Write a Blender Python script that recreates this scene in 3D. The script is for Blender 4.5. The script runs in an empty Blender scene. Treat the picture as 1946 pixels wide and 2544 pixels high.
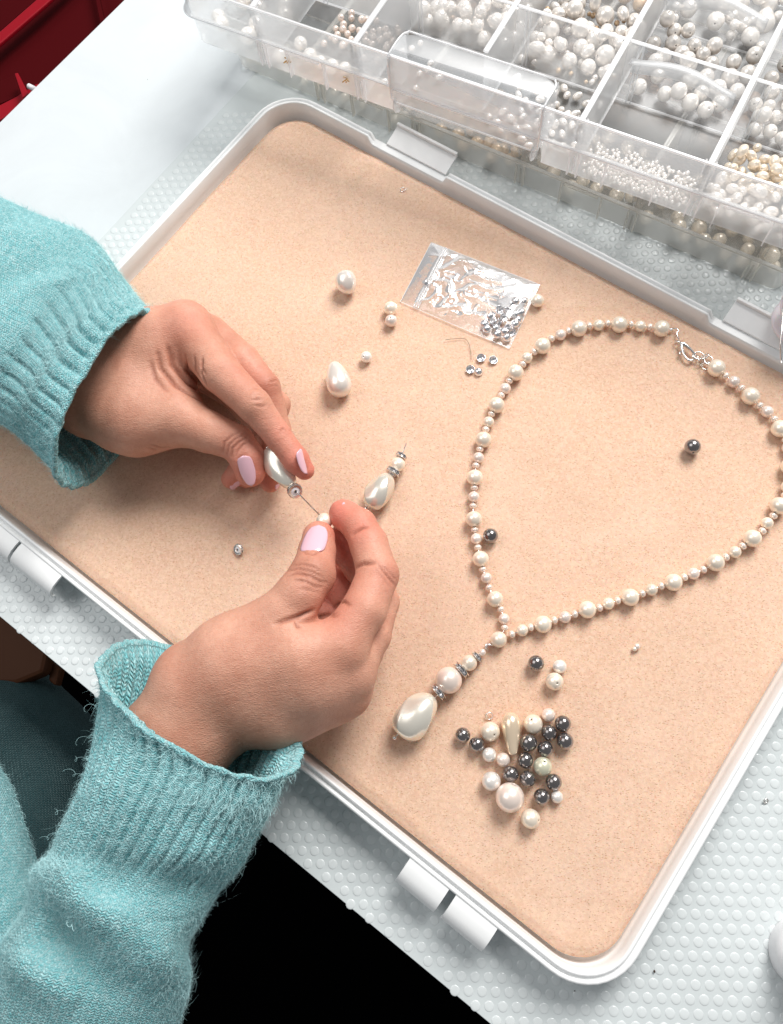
import bpy, math, random
import numpy as np
from mathutils import Vector, Matrix, Euler
from mathutils.bvhtree import BVHTree
import mathutils.noise as mnoise

random.seed(7); np.random.seed(7)
PI = math.pi
SC = bpy.context.scene
COL = SC.collection
U = 0.001                                   # all lengths below are millimetres

# ------------------------------------------------------------------ camera
TILT, ROLL, FPX = 0.33177222, -0.25764912, 1900.0
CAMZ = 397.0
IW, IH = 1946.0, 2544.0
_ct, _st, _cr, _sr = math.cos(TILT), math.sin(TILT), math.cos(ROLL), math.sin(ROLL)
RM = np.array([[1, 0, 0], [0, _ct, -_st], [0, _st, _ct]]) @ np.array([[_cr, -_sr, 0], [_sr, _cr, 0], [0, 0, 1]])
cam_data = bpy.data.cameras.new('camera')
cam = bpy.data.objects.new('camera', cam_data); COL.objects.link(cam)
cam.matrix_world = Matrix.Translation((0, 0, CAMZ * U)) @ Matrix([list(r) for r in RM]).to_4x4()
cam_data.sensor_fit = 'VERTICAL'; cam_data.sensor_height = 36.0
cam_data.lens = 36.0 * FPX / IH
cam_data.clip_start = 0.01; cam_data.clip_end = 20.0
SC.camera = cam

def P(x, y, z):
    """world point (mm) on the level z that the photograph shows at pixel x, y"""
    d = RM @ np.array([(x - IW / 2) / FPX, -(y - IH / 2) / FPX, -1.0])
    k = (CAMZ - z) / -d[2]
    return np.array([d[0] * k, d[1] * k, z])
def SCL(p):
    """pixels per millimetre at a world point"""
    c = RM.T @ (np.array(p, float) - [0, 0, CAMZ])
    return FPX / -c[2]
def ray(x, y):
    d = RM @ np.array([(x - IW / 2) / FPX, -(y - IH / 2) / FPX, -1.0])
    return np.array([0, 0, CAMZ]), d / np.linalg.norm(d)

# ------------------------------------------------------------------ light
SC.view_settings.view_transform = 'Standard'; SC.view_settings.look = 'None'
SC.view_settings.exposure = 0.14; SC.view_settings.gamma = 1.0
world = bpy.data.worlds.new('World'); SC.world = world; world.use_nodes = True
bg = world.node_tree.nodes['Background']
bg.inputs[0].default_value = (0.94, 0.965, 1.0, 1); bg.inputs[1].default_value = 0.235
_a = P(973, 1272, 12); _b = P(973 + 50, 1272 - 87, 12)
AZ = (_b - _a) / np.linalg.norm(_b - _a)
def area(name, az, elev, dist, size, power, col, aim=(0, 60, 0)):
    l = bpy.data.lights.new(name, 'AREA'); l.shape = 'RECTANGLE'; l.size = size[0]; l.size_y = size[1]
    l.energy = power; l.color = col
    o = bpy.data.objects.new(name, l); COL.objects.link(o)
    d = Vector((az[0] * math.cos(elev), az[1] * math.cos(elev), math.sin(elev)))
    o.location = Vector(aim) * U + d * dist
    o.rotation_euler = (-d).to_track_quat('-Z', 'Y').to_euler()
    return o
area('window_light', AZ, math.radians(46), 1.7, (0.72, 0.85), 36.0, (1.0, 0.98, 0.955))
area('room_bounce', np.array([-AZ[1] * .9 - AZ[0] * .1, AZ[0] * .9 - AZ[1] * .1]), math.radians(52), 1.9, (1.1, 1.1), 8.8, (0.99, 0.985, 0.98))

# ------------------------------------------------------------------ helpers
def tag(o, label=None, cat=None, group=None, kind=None):
    if label: o['label'] = label
    if cat: o['category'] = cat
    if group: o['group'] = group
    if kind: o['kind'] = kind
    return o
def link(name, data, parent=None, loc=None, rot=None, scale=None):
    o = bpy.data.objects.new(name, data); COL.objects.link(o)
    if parent is not None: o.parent = parent
    if loc is not None: o.location = Vector([float(c) for c in loc]) * U
    if rot is not None: o.rotation_euler = rot
    if scale is not None: o.scale = scale if hasattr(scale, '__len__') else (scale,) * 3
    return o
def mesh(name, V, F, mat=None, smooth=True, uv=None):
    me = bpy.data.meshes.new(name)
    V = (np.asarray(V, dtype=float) * U)
    if isinstance(F, np.ndarray):
        n, k = F.shape
        me.vertices.add(len(V)); me.vertices.foreach_set('co', V.ravel())
        me.loops.add(n * k); me.loops.foreach_set('vertex_index', F.ravel().astype(np.int32))
        me.polygons.add(n)
        me.polygons.foreach_set('loop_start', np.arange(0, n * k, k, dtype=np.int32))
        me.polygons.foreach_set('loop_total', np.full(n, k, dtype=np.int32))
        me.update(calc_edges=True)
    else:
        me.from_pydata([tuple(v) for v in V], [], [tuple(int(i) for i in f) for f in F]); me.update()
    if smooth: me.polygons.foreach_set('use_smooth', [True] * len(me.polygons))
    if uv is not None:
        l = me.uv_layers.new(name='UVMap')
        idx = np.zeros(len(me.loops), dtype=np.int32); me.loops.foreach_get('vertex_index', idx)
        l.data.foreach_set('uv', np.asarray(uv)[idx].ravel().astype(np.float32))
    if mat: me.materials.append(mat)
    return me
def part(name, V, F, mat, parent=None, smooth=True, uv=None):
    return link(name, mesh(name, V, F, mat, smooth, uv), parent)
def empty(name, loc=(0, 0, 0), rot=None):
    o = bpy.data.objects.new(name, None); COL.objects.link(o)
    o.empty_display_size = 0.01
    o.location = Vector([float(c) for c in loc]) * U
    if rot is not None: o.rotation_euler = rot
    return o
def grid_faces(nu, nv, close_u=False, close_v=False, off=0):
    """faces of a nu x nv vertex grid, v fastest"""
    i = np.arange(nu if close_u else nu - 1); j = np.arange(nv if close_v else nv - 1)
    I, J = np.meshgrid(i, j, indexing='ij')
    I2 = (I + 1) % nu; J2 = (J + 1) % nv
    return (np.stack([I * nv + J, I2 * nv + J, I2 * nv + J2, I * nv + J2], -1).reshape(-1, 4) + off)
def lathe(profile, seg=24, closed=False):
    pr = np.array(profile, float); n = len(pr)
    t = np.arange(seg) * 2 * PI / seg
    V = np.stack([np.outer(np.cos(t), pr[:, 0]), np.outer(np.sin(t), pr[:, 0]), np.tile(pr[:, 1], (seg, 1))], -1).reshape(-1, 3)
    return V, grid_faces(seg, n, True, closed)
def tube(pts, r, seg=8, closed=False, caps=True):
    p = np.array(pts, float); n = len(p)
    r = np.full(n, r) if np.isscalar(r) else np.array(r, float)
    tg = np.roll(p, -1, 0) - np.roll(p, 1, 0)
    if not closed: tg[0] = p[1] - p[0]; tg[-1] = p[-1] - p[-2]
    tg /= np.linalg.norm(tg, axis=1)[:, None] + 1e-12
    up = np.array([0, 0, 1.0]) if abs(tg[0][2]) < .9 else np.array([1.0, 0, 0])
    V = []
    nrm = np.cross(tg[0], up); nrm /= np.linalg.norm(nrm)
    for i in range(n):
        nrm = nrm - tg[i] * (nrm @ tg[i]); nrm /= np.linalg.norm(nrm) + 1e-12
        b = np.cross(tg[i], nrm)
        for k in range(seg):
            a = 2 * PI * k / seg
            V.append(p[i] + r[i] * (math.cos(a) * nrm + math.sin(a) * b))
    F = [list(f) for f in grid_faces(n, seg, closed, True)]
    if caps and not closed:
        F.append(list(range(seg))[::-1]); F.append([(n - 1) * seg + k for k in range(seg)])
    return np.array(V), F
def box(x0, x1, y0, y1, z0, z1):
    V = [(x, y, z) for x in (x0, x1) for y in (y0, y1) for z in (z0, z1)]
    F = [(0, 1, 3, 2), (4, 6, 7, 5), (0, 4, 5, 1), (2, 3, 7, 6), (0, 2, 6, 4), (1, 5, 7, 3)]
    return np.array(V, float), F
def join(*parts_):
    V = []; F = []; n = 0
    for v, f in parts_:
        V.append(np.asarray(v)); F += [tuple(int(i) + n for i in q) for q in f]; n += len(v)
    return np.vstack(V), F
def frame2(V, ang, o=(0, 0)):
    c, s = math.cos(ang), math.sin(ang); V = np.array(V, float)
    W = V.copy(); W[:, 0] = o[0] + c * V[:, 0] - s * V[:, 1]; W[:, 1] = o[1] + s * V[:, 0] + c * V[:, 1]
    return W
def bevel(o, w, seg=2):
    m = o.modifiers.new('bevel', 'BEVEL'); m.width = w * U; m.segments = seg; m.limit_method = 'ANGLE'
    return o
def catmull(pts, n):
    p = np.array(pts, float); m = len(p)
    q = np.vstack([2 * p[0] - p[1], p, 2 * p[-1] - p[-2]])
    out = []
    for t in np.linspace(0, m - 1, n):
        i = min(int(t), m - 2); f = t - i
        a, b, c, d = q[i], q[i + 1], q[i + 2], q[i + 3]
        out.append(.5 * (2 * b + (c - a) * f + (2 * a - 5 * b + 4 * c - d) * f * f + (3 * b - a - 3 * c + d) * f ** 3))
    return np.array(out)
def axis_rot(d, spin=0.0):
    """euler that turns local +Z to direction d"""
    q = Vector([float(c) for c in d]).to_track_quat('Z', 'Y')
    return (q.to_matrix() @ Matrix.Rotation(spin, 3, 'Z')).to_euler()

# ------------------------------------------------------------------ materials
class NT:
    def __init__(s, name):
        s.m = bpy.data.materials.new(name); s.m.use_nodes = True
        s.t = s.m.node_tree; s.b = s.t.nodes['Principled BSDF']; s.o = s.t.nodes['Material Output']
    def n(s, typ, ins=None, **kw):
        x = s.t.nodes.new(typ)
        for k, v in kw.items(): setattr(x, k, v)
        for k, v in (ins or {}).items(): s.set(x, k, v)
        return x
    def set(s, x, k, v):
        if isinstance(v, bpy.types.NodeSocket): s.t.links.new(v, x.inputs[k])
        elif hasattr(v, 'outputs'): s.t.links.new(v.outputs[0], x.inputs[k])
        else: x.inputs[k].default_value = v
    def p(s, **kw):
        for k, v in kw.items():
            k = k.replace('_', ' ').title().replace('Ior', 'IOR')
            s.set(s.b, k, v)
        return s
    def mix(s, f, a, b, blend='MIX'):
        x = s.n('ShaderNodeMix', data_type='RGBA', blend_type=blend)
        s.set(x, 0, f); s.set(x, 6, a); s.set(x, 7, b); return x.outputs[2]
    def ramp(s, f, st):
        x = s.n('ShaderNodeValToRGB'); s.set(x, 0, f); e = x.color_ramp.elements
        while len(e) < len(st): e.new(.5)
        for i, (p_, c) in enumerate(st): e[i].position = p_; e[i].color = c if len(c) == 4 else (*c, 1)
        return x.outputs[0]
    def math(s, op, a, b=0.0, c=None):
        x = s.n('ShaderNodeMath', operation=op); s.set(x, 0, a); s.set(x, 1, b)
        if c is not None: s.set(x, 2, c)
        return x.outputs[0]
    def coord(s, which='Object'): return s.n('ShaderNodeTexCoord').outputs[which]
    def noise(s, vec, scale, detail=2.0, rough=.5, dist=0.0):
        x = s.n('ShaderNodeTexNoise'); s.set(x, 'Vector', vec); s.set(x, 'Scale', scale); s.set(x, 'Detail', detail)
        s.set(x, 'Roughness', rough); s.set(x, 'Distortion', dist); return x.outputs[0]
    def bump(s, h, strength, dist, nrm=None):
        x = s.n('ShaderNodeBump'); s.set(x, 'Strength', strength); s.set(x, 'Distance', dist * U); s.set(x, 'Height', h)
        if nrm is not None: s.set(x, 'Normal', nrm)
        return x.outputs[0]
def C(r, g, b): return (r, g, b, 1)
def simple(name, col, rough=.5, metal=0.0, coat=0.0, **kw):
    n = NT(name); n.p(base_color=C(*col), roughness=rough, metallic=metal, coat_weight=coat, coat_roughness=.08, **kw)
    return n.m

def m_pearl(name, col, metal=.4, rough=.30, coat=.4, edge=None):
    n = NT(name)
    lw = n.n('ShaderNodeLayerWeight', {'Blend': .35})
    c = n.mix(lw.outputs['Facing'], C(*col), C(*(edge or [min(1, x * 1.12 + .02) for x in col])))
    oi = n.n('ShaderNodeObjectInfo')
    v = n.math('MULTIPLY_ADD', oi.outputs['Random'], .14, .92)
    c = n.n('ShaderNodeVectorMath', operation='SCALE')
    n.set(c, 0, n.mix(lw.outputs['Facing'], C(*col), C(*(edge or [min(1, x * 1.12 + .02) for x in col])))); n.set(c, 'Scale', v)
    n.p(base_color=c.outputs[0], metallic=metal, roughness=rough, coat_weight=coat, coat_roughness=.1)
    n.p(normal=n.bump(n.noise(n.coord(), 700, 3), .06, .3))
    return n.m
M = {}
M['ivory'] = m_pearl('ivory_pearl', (.90, .79, .66))
M['white'] = m_pearl('white_pearl', (.88, .83, .78))
M['pinkish'] = m_pearl('pinkish_pearl', (.88, .75, .67))
M['green'] = m_pearl('greenish_ivory_pearl', (.77, .76, .58))
M['rose'] = m_pearl('rose_spacer', (.90, .77, .68), metal=.4, rough=.18)
M['gold'] = m_pearl('champagne_pearl', (.70, .50, .32), metal=.35)
M['grey'] = m_pearl('dark_grey_pearl', (.22, .20, .195), metal=.9, rough=.19, coat=.9, edge=(.42, .40, .40))
M['silver'] = simple('silver_metal', (.80, .77, .74), .2, 1.0)
M['steel'] = simple('bright_silver', (.88, .88, .90), .25, 1.0)
M['goldwire'] = simple('gold_wire', (.62, .42, .2), .25, 1.0)
M['hole'] = simple('bead_hole_dark', (.10, .08, .07), .6)
n = NT('rhinestone'); n.p(base_color=C(.92, .90, .91), roughness=.06, metallic=.6, specular_ior_level=.9); M['crystal'] = n.m
n = NT('dark_rhinestone'); n.p(base_color=C(.5, .48, .49), roughness=.1, metallic=.7); M['crystal2'] = n.m

# foam: warm tan, fine pores and matted patches
n = NT('tan_foam'); co = n.coord()
big = n.noise(co, 9, 3, .55); mid = n.noise(co, 60, 3, .6)
fine = n.noise(co, 620, 3, .65, .4); fine2 = n.noise(co, 1500, 2, .6)
mp = n.n('ShaderNodeMapping', {'Vector': co, 'Rotation': (0, 0, .25), 'Scale': (620, 1250, 620)})
vor = n.n('ShaderNodeTexVoronoi', {'Vector': mp, 'Scale': 1.0, 'Randomness': 1.0})
pit = n.ramp(vor.outputs['Distance'], [(.12, (0, 0, 0)), (.32, (1, 1, 1))])
pmask = n.ramp(n.noise(co, 330, 2), [(.42, (1, 1, 1)), (.54, (0, 0, 0))])
pit2 = n.math('MAXIMUM', pit, pmask)
c = n.mix(n.ramp(big, [(.35, (0, 0, 0)), (.65, (1, 1, 1))]), C(.635, .415, .295), C(.735, .515, .39))
c = n.mix(n.math('MULTIPLY', n.ramp(n.noise(co, 22, 4, .7, 1.5), [(.5, (0, 0, 0)), (.75, (1, 1, 1))]), .35), c, C(.58, .36, .26))
c = n.mix(n.ramp(mid, [(.3, (0, 0, 0)), (.7, (1, 1, 1))]), c, C(.665, .45, .325))
c = n.mix(n.math('MULTIPLY', n.ramp(fine, [(.42, (0, 0, 0)), (.62, (1, 1, 1))]), .42), c, C(.83, .625, .475))
c = n.mix(n.math('MULTIPLY', n.math('SUBTRACT', 1.0, pit2), .62), c, C(.44, .23, .12))
h = n.math('ADD', n.math('MULTIPLY', fine, .7), n.math('ADD', n.math('MULTIPLY', fine2, .3), n.math('MULTIPLY', pit2, .5)))
n.p(base_color=c, roughness=.95, specular_ior_level=.15, sheen_weight=.1, subsurface_weight=.45, subsurface_scale=.0035, subsurface_radius=(1.0, .38, .2), normal=n.bump(h, .75, .4))
M['foam'] = n.m

def m_plastic(name, col, rough, fac=None, sss=.0, gls=.5):
    n = NT(name); co = n.coord()
    n.p(base_color=n.mix(n.ramp(n.noise(co, 14, 6, .7, .8), [(.35, (0, 0, 0)), (.7, (1, 1, 1))]), C(*[x * .93 for x in col]), C(*col)) if fac is None else C(*col), roughness=rough, specular_ior_level=.5, normal=n.bump(n.noise(co, 120, 4), .12, .25))
    if sss: n.p(subsurface_weight=sss, subsurface_scale=.004, subsurface_radius=(1, 1, 1))
    if fac is not None:
        tr = n.n('ShaderNodeBsdfTransparent', {'Color': C(.985, .988, .99)})
        tl = n.n('ShaderNodeBsdfTranslucent', {'Color': C(*col)}); m2 = n.n('ShaderNodeMixShader', {'Fac': .55})
        n.t.links.new(n.b.outputs[0], m2.inputs[1]); n.t.links.new(tl.outputs[0], m2.inputs[2])
        mx = n.n('ShaderNodeMixShader', {'Fac': fac}); n.t.links.new(tr.outputs[0], mx.inputs[1]); n.t.links.new(m2.outputs[0], mx.inputs[2])
        fr = n.n('ShaderNodeFresnel', {'IOR': 1.42}); gl = n.n('ShaderNodeBsdfGlossy', {'Color': C(1, 1, 1), 'Roughness': min(.5, rough * 1.9)})
        m3 = n.n('ShaderNodeMixShader', {'Fac': n.math('MULTIPLY', fr, gls)}); n.t.links.new(mx.outputs[0], m3.inputs[1]); n.t.links.new(gl.outputs[0], m3.inputs[2])
        n.t.links.new(m3.outputs[0], n.o.inputs[0])
    return n.m
M['traywhite'] = m_plastic('tray_white_plastic', (.86, .87, .87), .32, None, .0)
M['desk'] = m_plastic('white_desk', (.64, .68, .70), .38)
M['mat'] = m_plastic('milky_mat', (.61, .655, .66), .25)
M['dot'] = m_plastic('milky_dot', (.66, .70, .705), .15)
M['clear'] = m_plastic('frosted_clear_plastic', (.97, .985, 1.0), .3, .27)
M['clearfloor'] = m_plastic('clear_box_floor', (.95, .93, .90), .5, .04, 0, .12)
M['clearpart'] = m_plastic('frosted_partition', (.96, .97, .98), .25, .15, 0, .3)
M['latch'] = m_plastic('frosted_latch', (.90, .95, 1.0), .35, .12, 0, .2)
M['clearrim'] = m_plastic('frosted_plastic_edge', (.98, .985, 1.0), .3, .62)
M['clearlow'] = m_plastic('frosted_lower_plastic', (.93, .90, .82), .3, .24)  # beige shade under the upper box put into the plastic colour
M['clearlowrim'] = m_plastic('frosted_lower_edge', (.92, .88, .80), .3, .42)  # same shade tint on the lower box edges
M['edge'] = simple('desk_edge_band', (.42, .36, .31), .6)
M['black'] = simple('floor_shade_black', (.0012, .0012, .0014), 1.0, specular_ior_level=.0)  # pitch black shade under the desk put into the floor colour

# skin
def m_skin(name):
    n = NT(name); co = n.coord()
    at = n.n('ShaderNodeAttribute', attribute_name='tint')
    sp = n.n('ShaderNodeSeparateColor', {'Color': at.outputs['Color']})
    mot = n.ramp(n.noise(co, 42, 5, .6), [(.2, (0, 0, 0)), (.75, (1, 1, 1))])
    c = n.mix(mot, C(.47, .20, .13), (.70, .385, .275, 1))
    c = n.mix(sp.outputs['Red'], c, C(.70, .175, .13))          # redder fingertips and pads
    c = n.mix(sp.outputs['Green'], c, C(.30, .10, .06))      # darker knuckle skin; crease shade put into the colour
    c = n.mix(n.math('MULTIPLY', n.ramp(n.noise(co, 420, 3, .7), [(.45, (0, 0, 0)), (.75, (1, 1, 1))]), .25), c, C(.40, .14, .09))
    mp = n.n('ShaderNodeMapping', {'Vector': co, 'Rotation': (0, 0, .6), 'Scale': (520, 1400, 520)})
    v1 = n.n('ShaderNodeTexVoronoi', {'Vector': mp, 'Scale': 1.0}, feature='DISTANCE_TO_EDGE')
    v2 = n.n('ShaderNodeTexVoronoi', {'Vector': co, 'Scale': 1100.0}, feature='DISTANCE_TO_EDGE')
    w3 = n.noise(n.n('ShaderNodeMapping', {'Vector': co, 'Rotation': (0, 0, -.5), 'Scale': (150, 620, 300)}).outputs[0], 1.0, 3, .6, .6)
    h = n.math('ADD', n.math('MULTIPLY', v1.outputs[0], .8), n.math('ADD', n.math('MULTIPLY', v2.outputs[0], .5), n.math('MULTIPLY', w3, .8)))
    nb = n.bump(h, .75, .36)
    n.p(base_color=c, roughness=.5, specular_ior_level=.33, subsurface_weight=.18, subsurface_scale=.0028,
        subsurface_radius=(1.0, .42, .25), normal=nb, coat_weight=.06, coat_roughness=.35)
    return n.m
M['skin'] = m_skin('skin')
M['nail'] = simple('pale_pink_nail_polish', (.76, .475, .55), .22, 0, .6)

# wool: mottled teal knit, uv in millimetres (u round the sleeve, v along it)
def m_wool(name, lo, hi, light, stitch=True):
    n = NT(name); uv = n.coord('UV')
    warp = n.n('ShaderNodeTexNoise', {'Vector': uv, 'Scale': .16, 'Detail': 2.0})
    wv = n.n('ShaderNodeVectorMath', {0: warp.outputs['Color'], 'Scale': 2.0}, operation='SCALE')
    av = n.n('ShaderNodeVectorMath', {0: uv, 1: wv.outputs[0]}, operation='ADD')
    sx = n.n('ShaderNodeSeparateXYZ', {0: av.outputs[0]})
    cw, chh = 2.1, 1.6
    fx = n.math('DIVIDE', sx.outputs[0], cw)
    tri = n.math('ABSOLUTE', n.math('SUBTRACT', n.math('FRACT', fx), .5))              # 0 at column centre, .5 at the sides
    fy = n.math('ADD', n.math('DIVIDE', sx.outputs[1], chh), n.math('MULTIPLY', tri, 1.5))
    loop = n.math('ABSOLUTE', n.math('SUBTRACT', n.math('FRACT', fy), .5))
    lp = n.math('SUBTRACT', 1.0, n.math('MULTIPLY', loop, 1.7))
    side = n.ramp(tri, [(.0, (.35,) * 3), (.12, (1,) * 3), (.40, (1,) * 3), (.5, (.2,) * 3)])
    st = n.math('MULTIPLY', lp, side)
    fz = n.noise(uv, .62, 4, .72, .8); fz2 = n.noise(uv, .10, 3, .6, .5)
    fx_ = n.ramp(fz, [(.45, (0, 0, 0)), (.60, (1, 1, 1))])
    c = n.mix(n.ramp(fz2, [(.3, (0, 0, 0)), (.7, (1, 1, 1))]), C(*lo), C(*hi))
    c = n.mix(n.math('MULTIPLY', fx_, .7), c, C(*light))
    c = n.mix(n.math('MULTIPLY', n.math('SUBTRACT', 1.0, st), .55), c, C(*[x * .5 for x in lo]))  # gaps between stitches darkened in the colour, as shade would
    h = n.math('ADD', n.math('MULTIPLY', st, .8), n.math('MULTIPLY', fz, .9))
    n.p(base_color=c, roughness=1.0, specular_ior_level=.08, sheen_weight=.35, sheen_roughness=.5, sheen_tint=C(.7, .95, .97),
        normal=n.bump(h, 1.0, .9))
    return n.m
M['wool'] = m_wool('teal_wool', (.19, .57, .61), (.33, .75, .79), (.72, .96, .97))
M['woolfibre'] = simple('teal_wool_fibre', (.55, .86, .88), .9, sheen_weight=.3)
M['woolshade'] = m_wool('shaded_teal_knit', (.018, .06, .07), (.028, .08, .09), (.045, .12, .13))  # the teal knit again, its colour darkened for the shade below the desk

# ------------------------------------------------------------------ frames of the place
TY = -0.87856276                                      # the tray's direction
TA0, TA1, TB0, TB1 = -331.76, 105.58, -45.17, 278.45
DANG = math.radians(-49.7)                            # the desk's direction
D_E0, D_N0 = -499.8, -80.8
FOAMZ, RIMZ = 12.0, 20.0

def rrect(a0, a1, b0, b1, r, d, segc=10, sege=160):
    """rounded rectangle inset by d: points, in order"""
    a0 += d; a1 -= d; b0 += d; b1 -= d; r = max(r - d, .5)
    out = []
    cs = [(a1 - r, b0 + r, -PI / 2), (a1 - r, b1 - r, 0), (a0 + r, b1 - r, PI / 2), (a0 + r, b0 + r, PI)]
    for i, (cx, cy, t0) in enumerate(cs):
        arc = [(cx + r * math.cos(t0 + PI / 2 * k / segc), cy + r * math.sin(t0 + PI / 2 * k / segc)) for k in range(segc + 1)]
        nx = cs[(i + 1) % 4]; e = (nx[0] + r * math.cos(nx[2]), nx[1] + r * math.sin(nx[2]))
        s = arc[-1]
        out += arc + [(s[0] + (e[0] - s[0]) * k / sege, s[1] + (e[1] - s[1]) * k / sege) for k in range(1, sege)]
    return np.array(out)

# ------------------------------------------------------------------ desk, mat, floor
def build_desk():
    d = empty('desk'); tag(d, 'white desk top with a thin brown edge band, under the dotted mat and tray', 'desk')
    V, F = box(D_E0, 620, D_N0, 640, -25, 0); o = part('desk_top', frame2(V, DANG), F, M['desk'], d, False); bevel(o, .8)
    V, F = box(D_E0 + 2, 618, D_N0 - .9, D_N0 - .1, -24, -.9); part('edge_band', frame2(V, DANG), F, M['edge'], d, False)
build_desk()
V, F = box(-900, 900, -900, 900, -742, -740); tag(part('floor', V, F, M['black'], None, False), kind='structure')

def build_mat():
    E0, E1, N0, N1 = -368.7, 470, D_N0 - .6, 420
    V, F = box(E0, E1, N0, N1, .05, 1.2)
    root = part('dotted_mat', frame2(V, DANG), F, M['mat'], None, False); bevel(root, .3)
    tag(root, 'milky plastic mat with rows of raised round dots covering the desk under the tray', 'mat')
    prof = [(2.3, 0), (2.15, .16), (1.85, .24), (1.4, .30), (.9, .33), (.4, .345), (.001, .35)]
    V, F = lathe(prof, 20); me = mesh('raised_dot', V, F, M['dot'])
    rd = ROLL; ex = np.array([math.cos(rd), math.sin(rd)]); ey = np.array([-ex[1], ex[0]])
    p = 6.05; pts = []
    e = np.array([math.cos(DANG), math.sin(DANG)]); nn = np.array([-e[1], e[0]])
    for j in range(-75, 75):
        for i in range(-75, 75):
            q = ex * (i + .5 * (j % 2)) * p + ey * j * p * .93
            a, b = e @ q, nn @ q
            if not (E0 + 2.6 < a < E1 - 3 and N0 + 1.2 < b < N1 - 3): continue
            c = RM.T @ np.array([q[0], q[1], 1 - CAMZ]); x = 973 + FPX * c[0] / -c[2]; y = 1272 - FPX * c[1] / -c[2]
            if not (-60 < x < 2010 and -40 < y < 2600): continue
            ta = math.cos(TY) * q[0] + math.sin(TY) * q[1]; tb = -math.sin(TY) * q[0] + math.cos(TY) * q[1]
            if TA0 + 9 < ta < TA1 - 9 and TB0 + 9 < tb < TB1 - 9: continue      # under the tray
            hidden = tb > TB1 + 45 and x > 600
            pts.append((0 if not hidden else 1, -c[2] * -1, q[0], q[1]))
    pts.sort(key=lambda t: (t[0], t[1]))
    for k, t in enumerate(pts[:300]):
        link('raised_dot', me, root, (t[2], t[3], 1.15))
    V, F = lathe(prof, 14); F = [tuple(f) for f in F]
    W = []; G = []; n0 = 0
    for t in pts[300:]:
        W.append(V + [t[2], t[3], 1.15]); G.append(np.array(F) + n0); n0 += len(V)
    o = part('raised_dot_field', np.vstack(W), np.vstack(G), M['dot'], root); tag(o, kind='stuff')
build_mat()

# ------------------------------------------------------------------ tray and foam pad
def build_tray():
    root = empty('bead_tray', (*frame2(np.array([[(TA0 + TA1) / 2, (TB0 + TB1) / 2, 0]]), TY)[0][:2], 1.2))
    tag(root, 'large white plastic tray lid lying rim up with the tan foam pad inside', 'tray')
    o0 = np.array(root.location) / U
    R0 = 27
    def place(V): W = frame2(V, TY); return W - o0
    prof = [(3.2, 1.3), (2.9, 13.2), (.2, 13.4), (0, 14), (0, 19.2), (.5, 19.9), (1.5, 19.9), (1.9, 19.2), (2.1, 18.3), (3.0, 18.3), (3.2, 19.6),
            (3.6, 20.2), (4.5, 20.2), (4.9, 19.6), (5.3, 12), (5.8, 3.4), (7.0, 2.6)]
    rings = []
    for d, z in prof:
        q = rrect(TA0, TA1, TB0, TB1, R0, d); rings.append(np.c_[q, np.full(len(q), z)])
    n = len(rings[0]); V = np.stack(rings, 0).reshape(-1, 3)
    # notches of the hinge side: the rim dips there
    for a0, a1 in HN:
        s = (V[:, 1] > TB1 - 6) & (V[:, 0] > a0) & (V[:, 0] < a1) & (V[:, 2] > 15.2); V[s, 2] = 15.2
    F = grid_faces(len(prof), n, False, True)
    part('rim', place(V), F, M['traywhite'], root)
    q = rrect(TA0, TA1, TB0, TB1, R0, 6.9); V = np.c_[q, np.full(len(q), 2.6)]; q2 = V.copy(); q2[:, 2] = 1.3
    V = np.vstack([V, q2]); n = len(q)
    F = [list(range(n)), list(range(n, 2 * n))[::-1]] + [[i, n + i, n + (i + 1) % n, (i + 1) % n] for i in range(n)]
    part('tray_floor', place(V), F, M['traywhite'], root, False)
    # latches on the near side: curled tabs (profile: outward distance, height)
    def latch(a0, a1, hook):
        pr = [(0, 19.3), (3, 19.5), (7, 19.1), (10.5, 17.6), (12.6, 14.6), (13.0, 11.8)]
        if hook: pr += [(12.2, 10.6), (11.0, 10.4)]
        th = 1.3; P0 = np.array(pr); tg = np.gradient(P0, axis=0); tg /= np.linalg.norm(tg, axis=1)[:, None]
        nr = np.c_[tg[:, 1], -tg[:, 0]]; inn = P0 + nr * th
        loop_ = np.vstack([P0, inn[::-1]]); m = len(loop_)
        V = []
        for a in np.linspace(a0, a1, 5):
            for x, z in loop_: V.append((a, TB0 + .2 - x, z))
        F = [list(f) for f in grid_faces(5, m, False, True)]
        for s in (0, 4):
            for i in range(len(P0) - 1):
                k = [s * m + i, s * m + i + 1, s * m + m - 2 - i, s * m + m - 1 - i]; F.append(k if s else k[::-1])
        o = part('latch', place(V), F, M['traywhite'], root, True)
        o.modifiers.new('es', 'EDGE_SPLIT').split_angle = math.radians(40)
    for a0, a1, hk in LN: latch(a0, a1, hk)
    # hinge flaps on the far side
    for a0, a1, hh in HF:
        V, F = box(a0, a1, TB1 - .4, TB1 + 12.5, 15.4, 16.6); V[V[:, 1] > TB1 + 5, 2] += hh
        o = part('hinge_flap', place(V), F, M['traywhite'], root, False); bevel(o, .35)
        V, F = box(a0, a1, TB1 + 11.0, TB1 + 12.9, 16.6 + hh, 18.6 + hh)
        o = part('hinge_bead', place(V), F, M['traywhite'], root, False); bevel(o, .4)
def T_ab(x, y, z):
    p = P(x, y, z); return math.cos(TY) * p[0] + math.sin(TY) * p[1], -math.sin(TY) * p[0] + math.cos(TY) * p[1]
HN = [(T_ab(938, 325, 18)[0], T_ab(1113, 430, 18)[0]), (T_ab(1777, 765, 18)[0], T_ab(1990, 890, 18)[0])]
HF = [(T_ab(972, 345, 16)[0], T_ab(1112, 430, 16)[0], 4), (T_ab(1800, 790, 16)[0], T_ab(1975, 880, 16)[0], 4)]
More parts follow.
